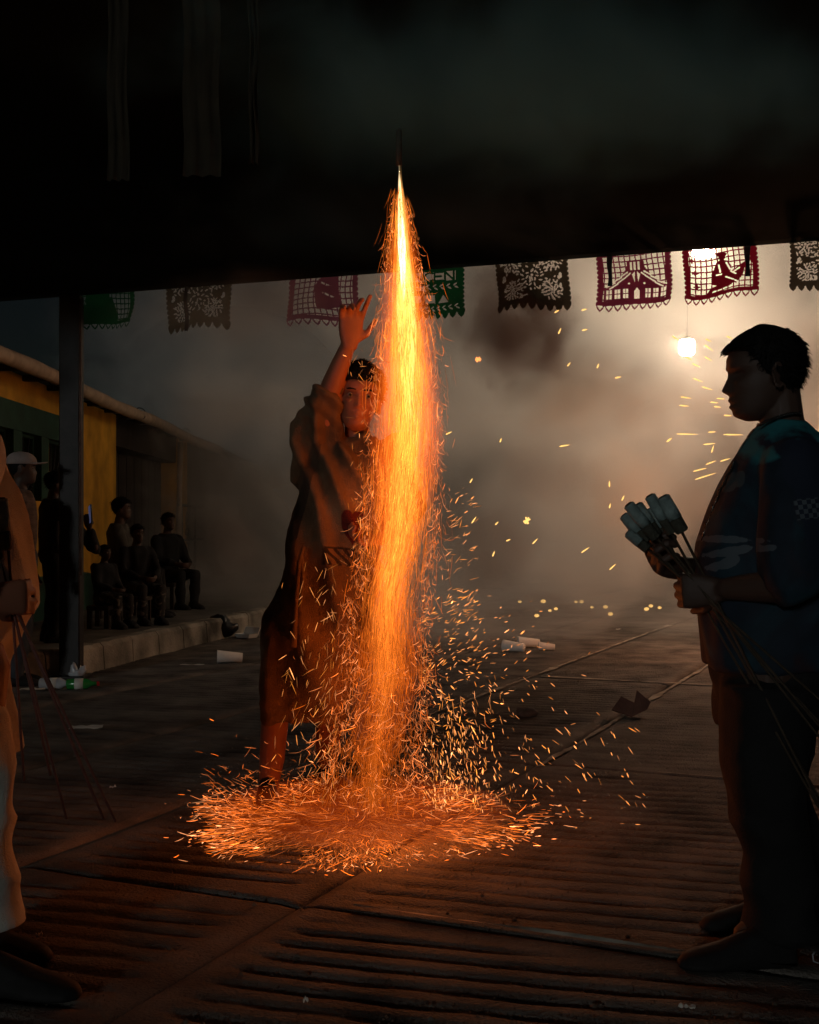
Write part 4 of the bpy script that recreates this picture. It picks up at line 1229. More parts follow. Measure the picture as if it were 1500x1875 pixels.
# ---- people by the house -------------------------------------------------------------------------------------------
def bystander(base, yaw, h, shirt, pants, label, seated=False, arm_up=None, hat=None, skin='skin_shaded', seed=1, lean=0.0, pants_print=False):
    s = h / 1.70; B = Vector(base); cy_, sy_ = math.cos(yaw), math.sin(yaw)
    def L(x, y, z): return B + Vector((x * cy_ - y * sy_, x * sy_ + y * cy_, z)) * s       # x right, y forward (before yaw)
    f = (L(0, 1, 0) - L(0, 0, 0)).normalized(); rt = (L(1, 0, 0) - L(0, 0, 0)).normalized()
    root = empty('person', B, label, 'person', 'onlookers on the pavement')
    zp = .46 if seated else .90
    b = MB(); R, c = head_frame(L(lean * .3, .03 + lean, zp + .70), f + Vector((0, 0, .05)), s=s)
    head_shape(b, R, c, n=36, m=36)
    limb(b, [L(0, .01 + lean * .9, zp + .60), L(0, 0 + lean * .8, zp + .50)], [.052 * s, .06 * s])
    rows = [(zp - .02, .15, .10, 0), (zp + .12, .14, .10, 0), (zp + .30, .16, .105, lean * .4), (zp + .45, .18, .10, lean * .7), (zp + .54, .10, .07, lean * .8)]
    b.rings([ring_e(L(0, q, z), a * s * .93, bb * s * .93, 20, rt, f) for z, a, bb, q in rows])
    sh_ = MB(); sh_.rings([ring_e(L(0, q, z), a * s * 1.16, bb * s * 1.25, 24, rt, f) for z, a, bb, q in rows])
    for sd in (-1, 1):
        S = L(sd * .185, lean * .75, zp + .47)
        if arm_up and arm_up[0] == sd: El, Wr = Vector(arm_up[1]), Vector(arm_up[2])
        elif seated: El, Wr = L(sd * .24, .10, zp + .20), L(sd * .10, .32, zp + .14)
        else: El, Wr = L(sd * .23, -.02, zp + .18), L(sd * .22, .08, zp - .06)
        limb(b, bent(S, El, Wr), [q * s for q in (.05, .047, .043, .042, .04, .034, .027)], 10)
        hand_shape(b, Wr, Wr - El + Vector((0, 0, .001)), -rt * sd + f * .2, 1 if sd < 0 else -1, curl=(.45, .5, .5, .55), s=s)
        limb(sh_, [S, S.lerp(El, .5), El, El.lerp(Wr, .35), El.lerp(Wr, .8)], [q * s for q in (.075, .07, .064, .06, .05)], 12)
    tr_ = MB(); tr_.rings([ring_e(L(0, 0, z), a * s, bb * s, 20, rt, f) for z, a, bb in ((zp - .10, .16, .12), (zp, .175, .135), (zp + .10, .165, .13))])
    sho = []
    for sd in (-1, 1):
        Hp = L(sd * .09, 0, zp - .03)
        if seated: Kn, An = L(sd * .13, .42, .47), L(sd * .12, .40, .07)
        else: Kn, An = L(sd * .10, .03, .47), L(sd * .11, -.02, .07)
        limb(b, [Hp, Hp.lerp(Kn, .5), Kn, Kn.lerp(An, .4), An], [q * s for q in (.08, .07, .055, .052, .038)], 10)
        limb(tr_, [Hp, Hp.lerp(Kn, .5), Kn, Kn.lerp(An, .5), An + Vector((0, 0, .03))], [q * s for q in (.1, .09, .075, .07, .065)], 12)
        sm = MB(); shoe_shape(sm, An, f, .27 * s, B.z); sho.append(sm)
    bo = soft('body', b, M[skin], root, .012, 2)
    face_bits(R, c, bo)
    if hat:
        cp = MB()
        rs = []
        for (z, k) in ((.035, 1.13), (.055, 1.14), (.080, 1.08), (.105, .88), (.122, .55), (.128, .2)):
            rs.append(ring_e(c + R @ Vector((0, -.006, z)), .078 * k * s, .098 * k * s, 24, rt, f))
        cp.rings(rs)
        ho = cp.obj('cap', M[hat], root)
        br = MB()
        br.rings([[c + R @ Vector((x, y0, .040 - .0025 * (x / .02) ** 2 * .3 + dz)) for (x, y0) in pts] for dz, pts in ((0, [(-.07, .07), (-.065, .12), (-.04, .165), (0, .18), (.04, .165), (.065, .12), (.07, .07), (0, .09)]), (.006, [(-.07, .07), (-.065, .12), (-.04, .165), (0, .18), (.04, .165), (.065, .12), (.07, .07), (0, .09)]))])
        br.obj('cap_brim', M[hat], ho)
        hair_shape('hair', R, c, root, hairline=.06, side=-.01, nape=-.05, thick=.004, strands=200, length=.02, seed=seed)
    else:
        hair_shape('hair', R, c, root, strands=500, seed=seed)
    soft('shirt', sh_, M[shirt], root, .015, 3, folds(.014, 7, 4, seed))
    soft('trousers', tr_, M[pants], root, .015, 3, folds(.012, 6, 6, seed + 3))
    for sm in sho: sm.obj('shoe', M['shoe'], root)
    return root, L

M['pattern'] = print_mat('pattern', (.02, .018, .016), [((.16, .14, .12), .55, .04)], 16.0)
def on_pave(px, d): p = P(px, HOR, d); return Vector((p.x, d, KH - .012))
def on_road(px, d): p = P(px, HOR, d); return Vector((p.x, d, 0))
bystander(on_road(34, 8.35), math.radians(-75), 1.60, 'plaid', 'denim', 'man in pale cap and plaid shirt standing at the left edge', hat='cap_cloth', seed=31)
bystander(on_pave(96, 9.5), math.radians(-62), 1.34, 'black_cloth', 'black_cloth', 'onlooker in black holding up a phone beside the steel post', arm_up=(1, P(176, 1008, 9.25), P(164, 968, 9.2)), seed=32)
RR = Matrix.Rotation(.5, 3, 'Z') @ Matrix.Rotation(-.2, 3, 'X'); pc = P(166, 942, 9.18)
pho = MB().box(pc, (.012, .075, .15), RR, bev=.006).obj('phone', M['phone'], None, base=pc); tag(pho, 'dark phone held up against the ochre wall', 'phone')
MB().box(pc + RR @ Vector((-.0072, 0, 0)), (.001, .066, .135), RR).obj('screen', M['screen'], pho)
for (px, d, yaw, h, sh_m, pa_m, lab, blab, sd) in (
        (218, 12.2, -84, 1.62, 'grey_cloth', 'black_cloth', 'onlooker in a pale grey top sitting against the ochre wall', 'low dark bench under the onlooker in the pale grey top', 33),
        (250, 11.4, -140, 1.25, 'black_cloth', 'pattern', 'small seated onlooker in speckled trousers with face turned to the fire', 'low dark bench under the small onlooker in speckled trousers', 34),
        (306, 13.6, -128, 1.44, 'black_cloth', 'black_cloth', 'seated onlooker in dark clothes before the dark doorway', 'low dark bench under the onlooker before the doorway', 35),
        (190, 10.9, -120, 1.00, 'black_cloth', 'pattern', 'smallest seated onlooker in speckled trousers just behind the kerb', 'lowest dark bench, just behind the kerb by the steel post', 36)):
    c = on_pave(px, d); k_ = h / 1.70
    bystander(c, math.radians(yaw), h, sh_m, pa_m, lab, seated=True, seed=sd)
    bn = empty('bench', c, blab, 'bench'); zt = .46 * k_ - .115 * k_
    MB().box(c + Vector((-.02, .02, zt - .02)), (.34 * k_, .56 * k_, .04), bev=.006).obj('seat', M['dark_wood'], bn, smooth=False)
    for sx in (-1, 1):
        for sy in (-1, 1): MB().box(c + Vector((-.02 + sx * .13 * k_, .02 + sy * .23 * k_, (zt - .042) / 2)), (.04, .04, zt - .042)).obj('leg', M['dark_wood'], bn, smooth=False)

# ------------------------------------------------------------------ fire: glowing slivers
def slivers(name, PTS, RAD, HEAT, parent, kind='stuff', base=None):
    """PTS (n,k,3) polylines, RAD (n,) thickness, HEAT (n,k,3) glow colour -> three sided slivers in one mesh"""
    PTS = np.asarray(PTS, float); n, k, _ = PTS.shape
    T = np.gradient(PTS, axis=1); T /= np.linalg.norm(T, axis=2, keepdims=True) + 1e-9
    ref = np.where(np.abs(T[..., 2:3]) > .8, np.array([1., 0, 0]), np.array([0, 0, 1.]))
    X = np.cross(T, ref); X /= np.linalg.norm(X, axis=2, keepdims=True) + 1e-9
    Y = np.cross(T, X)
    tap = np.ones(k); tap[0] = .45; tap[-1] = .25
    r = RAD[:, None, None] * tap[None, :, None]
    rings = []
    for q in range(3):
        a = 2 * math.pi * q / 3
        rings.append(PTS + (X * math.cos(a) + Y * math.sin(a)) * r)
    V = np.stack(rings, 2).reshape(-1, 3)
    C = np.repeat(np.asarray(HEAT, float)[:, :, None, :], 3, 2).reshape(-1, 3)
    C = np.concatenate([C, np.ones((len(C), 1))], 1)
    b = (np.arange(n)[:, None] * k + np.arange(k - 1)[None, :])[..., None] * 3
    q0 = np.arange(3); q1 = (q0 + 1) % 3
    F = np.stack([b + q0, b + q1, b + 3 + q1, b + 3 + q0], -1).reshape(-1, 4)
    me = np_mesh(name, V, F, True, C)
    o = link(name, me, M['heat'], parent, base)
    if kind: o['kind'] = kind
    return o

DF = 4.45
YS = [303, 340, 400, 500, 600, 700, 800, 900, 1000, 1100, 1200, 1300, 1400, 1500, 1570]
CXS = [731, 732, 734, 738, 742, 744, 745, 738, 728, 716, 706, 698, 692, 680, 668]
HWS = [4, 10, 20, 36, 50, 60, 66, 66, 69, 73, 74, 77, 84, 100, 120]
def fx(y): return np.interp(y, YS, CXS)
def fh(y): return np.interp(y, YS, HWS)
K = DF / FPX
def W3(px, py, dd):   # arrays -> points; dd is depth offset from the fire's axis, in photo pixels
    d = DF + dd * K
    return np.stack([(px - CX) / FPX * d, d, HCAM + (HOR - py) / FPX * d], -1)
FB = G(662, 1502)
fire = empty('firework', FB, 'rocket climbing on a tall orange column of sparks splashing on the street', 'firework')
tb = MB().tube([P(730.5, 236, DF), P(730.5, 240, DF), P(730.5, 270, DF), P(730.5, 303, DF)], [.006, .0105, .0118, .0118], 14)
tb.obj('rocket_tube', M['rocket_base'], fire)

rng = np.random.default_rng(5)
def column(n, y0, y1, rho_s, len_px, rad, heat_fn, curl, k=4, pw=1.0, name='spark_column'):
    y = y0 + (y1 - y0) * rng.random(n) ** pw
    rho = np.abs(rng.normal(0, rho_s, n)); phi = rng.random(n) * 2 * math.pi
    L = len_px * rng.uniform(.35, 1.3, n)
    t = np.linspace(0, 1, k)
    yy = y[:, None] + L[:, None] * t
    w0 = rng.normal(0, 1, n)[:, None] * curl; w1 = rng.normal(0, 1, n)[:, None] * curl
    out = curl * np.clip(rho - .8, 0, 2)[:, None]
    R_ = rho[:, None] * fh(yy) + out * t ** 2 * 8
    wav = 6 * np.sin(yy / 47.0) * np.clip((yy - 700) / 500, 0, 1)
    px = fx(yy) + wav + R_ * np.cos(phi)[:, None] + w0 * t * 10 + w1 * t ** 2 * 10
    dd = R_ * np.sin(phi)[:, None] + w1 * t * 8
    yy = yy - np.abs(w1) * t ** 2 * 6 * (rng.random(n)[:, None] < .4)
    PT = W3(px, yy, dd)
    ok = PT[:, :, 2].min(1) > .01
    H = heat_fn(y, rho, t)
    return slivers(name, PT[ok], (rad * rng.uniform(.6, 1.4, n))[ok], H[ok], fire)
ORANGE, GOLD, RED, PALE = np.array([1.0, .165, .011]), np.array([1.0, .29, .034]), np.array([1.0, .10, .008]), np.array([1.0, .38, .15])
def heat_in(y, rho, t):
    hot = np.clip(1.30 - rho * .8 - np.clip((y - 800) / 560, 0, 1) * 1.1, 0, 1)[:, None, None]
    fade = (1 - .22 * np.clip((y - 1250) / 250, 0, 1))[:, None, None]
    j = rng.lognormal(0, .45, len(y))[:, None, None]
    c = ORANGE * (1 - hot) + GOLD * hot
    return c[...] * np.ones((1, len(t), 1)) * (.46 + .75 * hot) * j * fade
def heat_edge(y, rho, t):
    j = rng.lognormal(.1, .6, len(y))[:, None, None]
    mixv = rng.random(len(y))[:, None, None]
    c = ORANGE * (1 - mixv * .6) + PALE * mixv * .6
    return c * np.ones((1, len(t), 1)) * .75 * j
column(2600, 560, 1000, .46, 50, .0005, heat_in, .25)
column(4300, 840, 1240, .46, 42, .00055, heat_in, .35)
column(2500, 1150, 1500, .52, 36, .0005, heat_in, .5, pw=1.3)
column(800, 1340, 1530, .55, 26, .0006, heat_in, .6)
column(520, 1200, 1550, .95, 13, .0009, heat_edge, .8)
column(260, 1280, 1550, 1.3, 15, .0009, heat_edge, .9)
column(900, 340, 640, .62, 34, .0006, heat_in, .2)
def edge_curls(n, y0, y1, pw=1.0):
    y = y0 + (y1 - y0) * rng.random(n) ** pw
    sgn = rng.choice([-1, 1], n); rho = .86 + np.abs(rng.normal(0, .17, n)); phi = rng.normal(0, .5, n)
    k = 5; t = np.linspace(0, 1, k)
    L = 13 * rng.lognormal(0, .5, n) * np.clip((y - 260) / 320, .35, 1)
    a0 = rng.uniform(.9, 2.3, n) ; bend = rng.normal(0, .9, n)
    ang = a0[:, None] + bend[:, None] * t
    sx = np.cumsum(np.cos(ang), 1) / k * L[:, None]; sy = np.cumsum(np.sin(ang), 1) / k * L[:, None]
    px = fx(y)[:, None] + 6 * np.sin(y / 47.0)[:, None] * np.clip((y - 700) / 500, 0, 1)[:, None] + sgn[:, None] * (rho * fh(y) * np.cos(phi))[:, None] + sgn[:, None] * sx
    dd = (rho * fh(y) * np.sin(phi))[:, None] - 20 + 0 * sx
    H = heat_edge(y, rho, t)
    slivers('spark_fringe', W3(px, y[:, None] + sy, dd), rng.uniform(.0003, .0007, n) * (1 + (rng.random(n) < .06)), H, fire)
edge_curls(2300, 360, 1420)
edge_curls(500, 900, 1450)

# loose sparks either side of the column
def loose(n, xs, ys_, L, rad, slope, name='loose_spark', dspread=60, heat=2.0, floor=True):
    px, py = xs(n), ys_(n)
    k = 3; t = np.linspace(-.5, .5, k)
    a = slope(n, px, py)
    LL = L * rng.uniform(.4, 1.4, n)
    dd = rng.normal(0, dspread, n)
    X = px[:, None] + np.cos(a)[:, None] * LL[:, None] * t; Y = py[:, None] + np.sin(a)[:, None] * LL[:, None] * t
    PT = W3(X, Y, dd[:, None] + 0 * X)
    PT[:, :, 2] = np.maximum(PT[:, :, 2], .006 + .004 * rng.random((n, 1)))
    h = heat * rng.lognormal(-.1, .55, n)[:, None, None]; mv = rng.random((n, 1, 1)) * .8
    H = (PALE * mv + GOLD * (1 - mv)) * h * np.ones((1, k, 1))
    return slivers(name, PT, rad * rng.lognormal(-.1, .35, n), H, fire)
# to the right: a swarm that sinks and widens
loose(620, lambda n: 775 + np.abs(rng.normal(0, 95, n)), lambda n: 1090 + 400 * rng.random(n) ** .75, 8, .0015, lambda n, x, y: np.where(y < 1230, -.5 + rng.normal(0, .35, n), np.where(y < 1330, .4 + rng.normal(0, .6, n), 1.35 + rng.normal(0, .4, n))), heat=1.35)
loose(150, lambda n: 790 + np.abs(rng.normal(0, 62, n)), lambda n: 1270 + 210 * rng.random(n), 14, .0011, lambda n, x, y: 1.45 + rng.normal(0, .25, n), heat=1.3)
loose(110, lambda n: 800 + 55 * rng.random(n) + 20, lambda n: 860 + 320 * rng.random(n) ** .7, 13, .0012, lambda n, x, y: -.55 + rng.normal(0, .4, n), heat=1.2)
loose(60, lambda n: 960 + 220 * rng.random(n), lambda n: 1330 + 210 * rng.random(n), 12, .0014, lambda n, x, y: .9 + rng.normal(0, .25, n), heat=1.3)
# to the left, in front of the tunic
loose(170, lambda n: fx(1250) - 85 - np.abs(rng.normal(0, 42, n)), lambda n: 1000 + 470 * rng.random(n) ** .7, 20, .0009, lambda n, x, y: 1.75 + rng.normal(0, .45, n), dspread=25, heat=.9)
loose(45, lambda n: 668 - np.abs(rng.normal(0, 20, n)), lambda n: 640 + 400 * rng.random(n), 15, .0008, lambda n, x, y: 1.6 + rng.normal(0, .6, n), dspread=25, heat=.9)
# the splash on the road: a wide flat ring
def splash(n, rmin, rmax, pw, L, rad, zf, heat, up=.0, jit=.25, name='spark_ring', phi=None, pale=1.0, flat=.18, gusty=True):
    ph = rng.random(n) * 2 * math.pi if phi is None else phi(n)
    r = rmin + (rmax - rmin) * rng.random(n) ** pw
    wob = 1 + .07 * np.sin(ph * 3 + 1) + .05 * np.sin(ph * 7)
    r = r * wob
    z = .008 + np.abs(rng.normal(0, 1, n)) * zf * (.4 + r)
    a = ph + rng.normal(0, jit, n)
    LL = L * np.minimum(rng.lognormal(-.25, .55, n), 2.4)
    k = 4; t = np.linspace(0, 1, k)
    el = rng.normal(up, flat, n)
    bend = rng.normal(0, .2, n)
    A = a[:, None] + bend[:, None] * t * jit * 2
    X = FB.x + (r * np.cos(ph))[:, None] + np.cos(A) * LL[:, None] * t
    Y = FB.y + (r * np.sin(ph))[:, None] + np.sin(A) * LL[:, None] * t
    Z = np.maximum(.005, z[:, None] + np.sin(el)[:, None] * LL[:, None] * t)
    h = heat * rng.lognormal(0, .5, n)[:, None, None]; mv = pale * rng.random((n, 1, 1)) ** 1.5
    H = (PALE * mv + ORANGE * (1 - mv)) * h * np.ones((1, k, 1))
    # the splash is patchy: sparks keep to gusts
    gust = np.array([mnoise.noise(Vector((x * 4.2, y * 4.2, 2.5))) + .6 * mnoise.noise(Vector((x * 11, y * 11, 7))) for x, y in zip(X[:, 0], Y[:, 0])])
    ok = (gust + rng.normal(0, .22, n) > -.10) | (not gusty)
    H = H * np.clip(.8 + 1.3 * gust, .45, 1.9)[:, None, None]
    return slivers(name, np.stack([X, Y, Z], -1)[ok], (rad * rng.lognormal(-.05, .35, n))[ok], H[ok], fire)
front = lambda n: -math.pi / 2 + rng.normal(0, .95, n)
splash(1400, .02, .52, .75, .055, .00035, .008, .5, pale=.12, flat=.04, jit=.4)
splash(1500, .30, .60, .6, .04, .0005, .010, .8, pale=.35, flat=.05, jit=.3)
splash(850, .42, .62, .6, .038, .0005, .012, .9, pale=.4, flat=.05, jit=.35, phi=front)
splash(520, .12, .52, .7, .05, .0006, .012, .95, pale=.45, flat=.06, jit=.4, phi=lambda n: -math.pi / 2 + rng.normal(0, .6, n), gusty=False)
splash(420, .02, .40, .8, .05, .0005, .012, .7, pale=.3, flat=.08, jit=.6, gusty=False)
splash(620, .48, .68, .7, .024, .0008, .012, 1.5, flat=.10, jit=.6)
splash(160, .56, .76, .7, .022, .0010, .025, 1.5, flat=.25, jit=.8)
splash(260, .10, .55, .8, .035, .0006, .05, .7, up=.3, jit=1.0, pale=.4)
splash(420, .25, .62, .8, .038, .0006, .11, .9, up=.4, jit=1.2, phi=lambda n: math.pi + rng.normal(0, .8, n), pale=.5)
splash(160, .25, .62, .8, .03, .0008, .10, 1.2, up=.4, jit=1.2, phi=lambda n: rng.normal(0, .8, n), pale=.8)
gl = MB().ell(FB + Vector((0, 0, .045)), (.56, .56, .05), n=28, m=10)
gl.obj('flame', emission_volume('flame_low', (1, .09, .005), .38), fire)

# the burning gas itself: nested glowing bodies
def flame_body(y0, y1, frac, col, strength, name='flame', sx=0.0):
    n = 26; rs = []
    for i in range(n + 1):
        f = i / n; y = y0 + (y1 - y0) * f
        tap = min(1, (1 - f) / .45) ** .8 * min(1, .12 + f * 9) if y0 < 330 else math.sin(math.pi * min(1, max(0, f))) ** .55
        w = max(.6, float(fh(y)) * frac * tap) * K
        c = W3(np.array(float(fx(y)) + sx + 5 * math.sin(y / 60.0) * max(0, min(1, (y - 700) / 400))), np.array(y), np.array(0.0))
        rs.append(ring_e(Vector(c), w, w, 16))
    m = emission_volume(name, col, strength)
    return MB().rings(rs).obj(name, m, fire)
flame_body(303, 560, .28, (1, .78, .42), 130)
flame_body(304, 800, .40, (1, .52, .13), 26, sx=3)
flame_body(306, 960, .58, (1, .30, .035), 8, sx=2)
flame_body(310, 1100, .74, (1, .20, .016), 3.6, sx=1)
flame_body(312, 1250, .90, (1, .13, .008), 2.2)
flame_body(316, 1250, 1.06, (1, .11, .006), 1.2)
flame_body(660, 1160, .42, (1, .30, .035), 6)
flame_body(900, 1300, .50, (1, .20, .016), 2.6)
flame_body(1040, 1440, .80, (1, .12, .007), .8)
for (y, e) in ((430, .2), (620, 1.5), (820, 2.6), (1030, 2.8), (1250, 2.4), (1410, 2.6), (1500, 5.5)):
    l = bpy.data.objects.new('fire_light', bpy.data.lights.new('fire_light', 'POINT'))
    COL.objects.link(l); l.parent = fire
    l.location = P(float(fx(y)), y, DF) - FB if y < 1490 else Vector((.14, -.34, .20))
    l.data.energy = e; l.data.color = (1.0, .20, .028); l.data.shadow_soft_size = .07

# ------------------------------------------------------------------ second fire, hidden behind the man, and the sparks it throws
DF2 = 10.2
f2b = P(1462, HOR, DF2); f2b.z = 0
fire2 = empty('firework', f2b, 'fire fountain burning behind the man in profile and throwing sparks leftwards', 'firework')
n = 1400; rr = rng
ph = rr.random(n) * 2 * math.pi; zz = 1.55 * rr.random(n) ** .8; rad_ = .02 + .13 * np.abs(rr.normal(0, .6, n)) * (.3 + zz)
t = np.linspace(0, 1, 3)
PT = np.stack([f2b.x + rad_[:, None] * np.cos(ph)[:, None] * (1 + .2 * t), f2b.y + rad_[:, None] * np.sin(ph)[:, None] * (1 + .2 * t), .05 + zz[:, None] + .10 * t[None, :]], -1)
slivers('spark_column', PT, np.full(n, .0018), np.ones((n, 3, 1)) * GOLD * 2.0, fire2)
MB().tube([f2b + Vector((0, 0, .0)), f2b + Vector((0, 0, .16))], [.05, .045], 16).obj('fountain_case', M['rocket_base'], fire2)
l = bpy.data.objects.new('fire_light', bpy.data.lights.new('fire_light', 'POINT')); COL.objects.link(l); l.parent = fire2
l.location = (.0, .0, 1.45); l.data.energy = 150; l.data.color = (1.0, .40, .18); l.data.shadow_soft_size = .12
def streak(px, py, d, length, ang, wid, parent, name, m_, label=None, group=None):
    L = length / FPX * d; w = wid / FPX * d
    c = P(px, py, d); a = math.radians(ang); v = Vector((math.cos(a), .25, math.sin(a))).normalized() * L / 2
    mb = MB().tube([c - v, c - v * .6, c + v * .3, c + v], [w * .35, w, w * .8, w * .2], 6)
    o = mb.obj(name, m_, parent, base=None if parent is not None else c)
    if label: tag(o, label, 'ember', group)
    return o
for (px, py, L, ang) in ((1278, 696, 19, -18), (1295, 711, 20, -14), (1256, 728, 20, -6), (1253, 743, 18, -3), (1308, 737, 15, -4), (1314, 745, 13, -5), (1320, 730, 15, -3), (1258, 795, 38, 0), (1304, 791, 14, 4), (1343, 796, 36, 0), (1299, 813, 22, 6), (1305, 822, 14, 70),
                         (1302, 847, 20, 20), (1282, 860, 26, 14), (1328, 842, 19, 16), (1292, 872, 40, 17), (1298, 637, 18, -32), (1297, 657, 15, -26), (1275, 669, 16, -22), (1259, 655, 18, -26), (1333, 761, 15, -2), (1336, 618, 12, -20), (1297, 623, 11, -22), (1237, 619, 14, -28), (1345, 660, 14, -26), (1227, 805, 10, 40)):
    streak(px, py, 7.9 + random.uniform(-.4, .4), L * 1.1, ang, 1.2, fire2, 'spark', M['ember'])

# embers drifting in the smoke
EMB = [(1020, 570, 10, 30), (1070, 567, 10, 15), (1025, 606, 12, 65), (1071, 604, 10, 12), (1042, 667, 9, 50), (1095, 670, 9, 70), (1132, 691, 12, 12), (1034, 816, 19, 10), (917, 806, 8, 70), (868, 952, 14, 55), (980, 991, 13, 45), (1072, 1007, 17, 32),
       (1122, 1038, 15, 40), (1116, 886, 11, 88), (1141, 912, 10, 62), (1117, 926, 9, 75), (1224, 806, 9, 45), (904, 1014, 10, 68), (931, 989, 8, 20), (910, 958, 8, 45), (822, 793, 12, 25), (863, 880, 9, 60), (1189, 910, 8, 20)]
EL2 = 'small glowing ember drifting in the smoke between the fire and the man'
for (px, py, L, ang) in EMB:
    streak(px, py, 6.6 + random.uniform(-.8, 1.2), L * 1.1, ang, 1.35, None, 'ember', M['ember'], EL2, 'embers drifting in the smoke')
for q, (px, py) in enumerate(((965, 953),)):
    c = P(px, py, 6.5); mb = MB()
    for a in (60, 110, 20): v = Vector((math.cos(math.radians(a)), 0, math.sin(math.radians(a)))) * .02; mb.tube([c - v, c + v], [.006, .004], 6)
    o = mb.obj('ember', M['ember'], None, base=c); tag(o, 'forked yellow ember hanging in the smoke beside the fire', 'ember', 'embers drifting in the smoke')
c = P(876, 658, 6.5); mb = MB()
for a in (10, 60, -40): v = Vector((math.cos(math.radians(a)), 0, math.sin(math.radians(a)))) * .016; mb.tube([c - v, c + v], [.005, .003], 6)
o = mb.obj('ember', M['ember_red'], None, base=c); tag(o, 'red forked ember high in the dark smoke beside the fire', 'ember', 'embers drifting in the smoke')
for (px, py) in ((952, 1097), (995, 1099), (1007, 1112), (1018, 1109), (983, 1122), (1055, 1097), (1065, 1094), (1084, 1106), (1109, 1106), (1118, 1119), (1192, 1100), (1184, 1110), (1208, 1107)):
    g = G(px, max(py, 1104) + 8); w = 3.4 / FPX * g.y * random.uniform(.7, 1.15)
    o = MB().ell(g + Vector((0, 0, w * .8 + (.06 if py < 1100 else 0))), (w * 1.3, w, w * .85), n=8, m=6).obj('ground_ember', M['ember'], None, base=g)
    tag(o, 'burning ember lying on the far street below the smoke', 'ember', 'embers on the street')

# ------------------------------------------------------------------ litter
def litter(name, mb, m_, base, label, cat='litter', smooth=True, group=None):
    o = mb.obj(name, m_, None, smooth=smooth, base=base); return tag(o, label, cat, group)
def foam_box(px, py, w, yaw, label, open_=True):
    g = G(px, py); s = w / FPX * g.y; R = Matrix.Rotation(yaw, 3, 'Z')
    root = empty('foam_box', g, label, 'foam box')
    mb = MB().rings([[g + R @ Vector((x * s * .5 * k, y * s * .38 * k, z)) for x, y in ((-1, -1), (1, -1), (1, 1), (-1, 1))] for k, z in ((.82, .004), (1, s * .22), (.97, s * .22), (.80, .012))])
    mb.obj('tray', M['foam'], root, smooth=False)
    R2 = R @ Matrix.Rotation(-.5, 3, 'X')
    MB().box(g + R @ Vector((0, s * .40, s * .36)), (s, .012, s * .36), R2, bev=.004).obj('lid', M['foam'], root, smooth=False)
foam_box(428, 1152, 40, .5, 'open white foam box dropped beside the black bag')
foam_box(452, 1168, 36, -.6, 'white foam box lying nearest the young man by the kerb')
def cup(px, py, L, yaw, label):
    g = G(px, py); s = L / FPX * g.y; d = Vector((math.cos(yaw), math.sin(yaw), 0)); r = s * .26
    mb = MB().tube([g + d * -s * .5 + Vector((0, 0, r)), g + d * (-s * .47) + Vector((0, 0, r)), g + d * s * .5 + Vector((0, 0, r * .78))], [r * 1.06, r, r * .72], 16)
    litter('foam_cup', mb, M['foam'], g, label, 'cup')
cup(421, 1214, 46, .15, 'white foam cup lying on the road before the kerb')
cup(941, 1193, 40, -.5, 'white foam cup lying tilted on the road beyond the fire')
cup(968, 1186, 40, .1, 'white foam cup lying level on the road beyond the fire')
cup(1001, 1191, 30, .0, 'short white foam cup lying right of the other two beyond the fire')
def blob(px, py, rx, rz, m_, name, label, cat, seed, flat=.6, amp=.35):
    g = G(px, py); s = rx / FPX * g.y; h = rz / FPX * g.y
    me = MB().ell(g + Vector((0, 0, h * .9)), (s, s * flat, h), n=28, m=20).mesh(name)
    for v in me.vertices:
        k = 1 + amp * mnoise.noise((v.co - g) * (2.2 / s) * .6 + Vector((seed, 0, 0))) + amp * .4 * mnoise.noise((v.co - g) * (6 / s) * .6)
        v.co = g + (v.co - g) * k; v.co.z = max(v.co.z, .004)
    o = link(name, me, m_, None, g); return tag(o, label, cat)
blob(404, 1168, 28, 20, M['binbag'], 'rubbish_bag', 'black rubbish bag slumped against the end of the kerb', 'bag', 4)
blob(140, 1243, 15, 13, M['clear_bag'], 'plastic_bag', 'crumpled clear plastic bag at the foot of the steel post', 'bag', 6, amp=.6)
blob(962, 1314, 22, 9, M['stone'], 'stone', 'flat grey stone lying on the road beyond the splash of sparks', 'stone', 8)
def bottle(px, py, L, yaw, m_, label):
    g = G(px, py); s = L / FPX * g.y; d = Vector((math.cos(yaw), math.sin(yaw), 0)); r = s * .17; z = Vector((0, 0, r))
    root = empty('bottle', g, label, 'bottle')
    MB().tube([g - d * s * .5 + z, g - d * s * .46 + z, g + d * s * .12 + z, g + d * s * .28 + z, g + d * s * .44 + z], [r * .8, r, r, r * .45, r * .36], 16).obj('body', m_, root)
    MB().tube([g - d * s * .25 + z, g + d * s * .02 + z], r * 1.02, 16).obj('paper_label', M['white_paper'], root)
    MB().tube([g + d * s * .43 + z, g + d * s * .5 + z], r * .42, 12).obj('cap', M['red_cloth'], root)
bottle(152, 1262, 58, .15, M['green_glass'], 'green bottle lying on the road beside the steel post')
bottle(104, 1262, 62, .05, M['clear_bag'], 'pale empty bottle lying left of the green bottle')
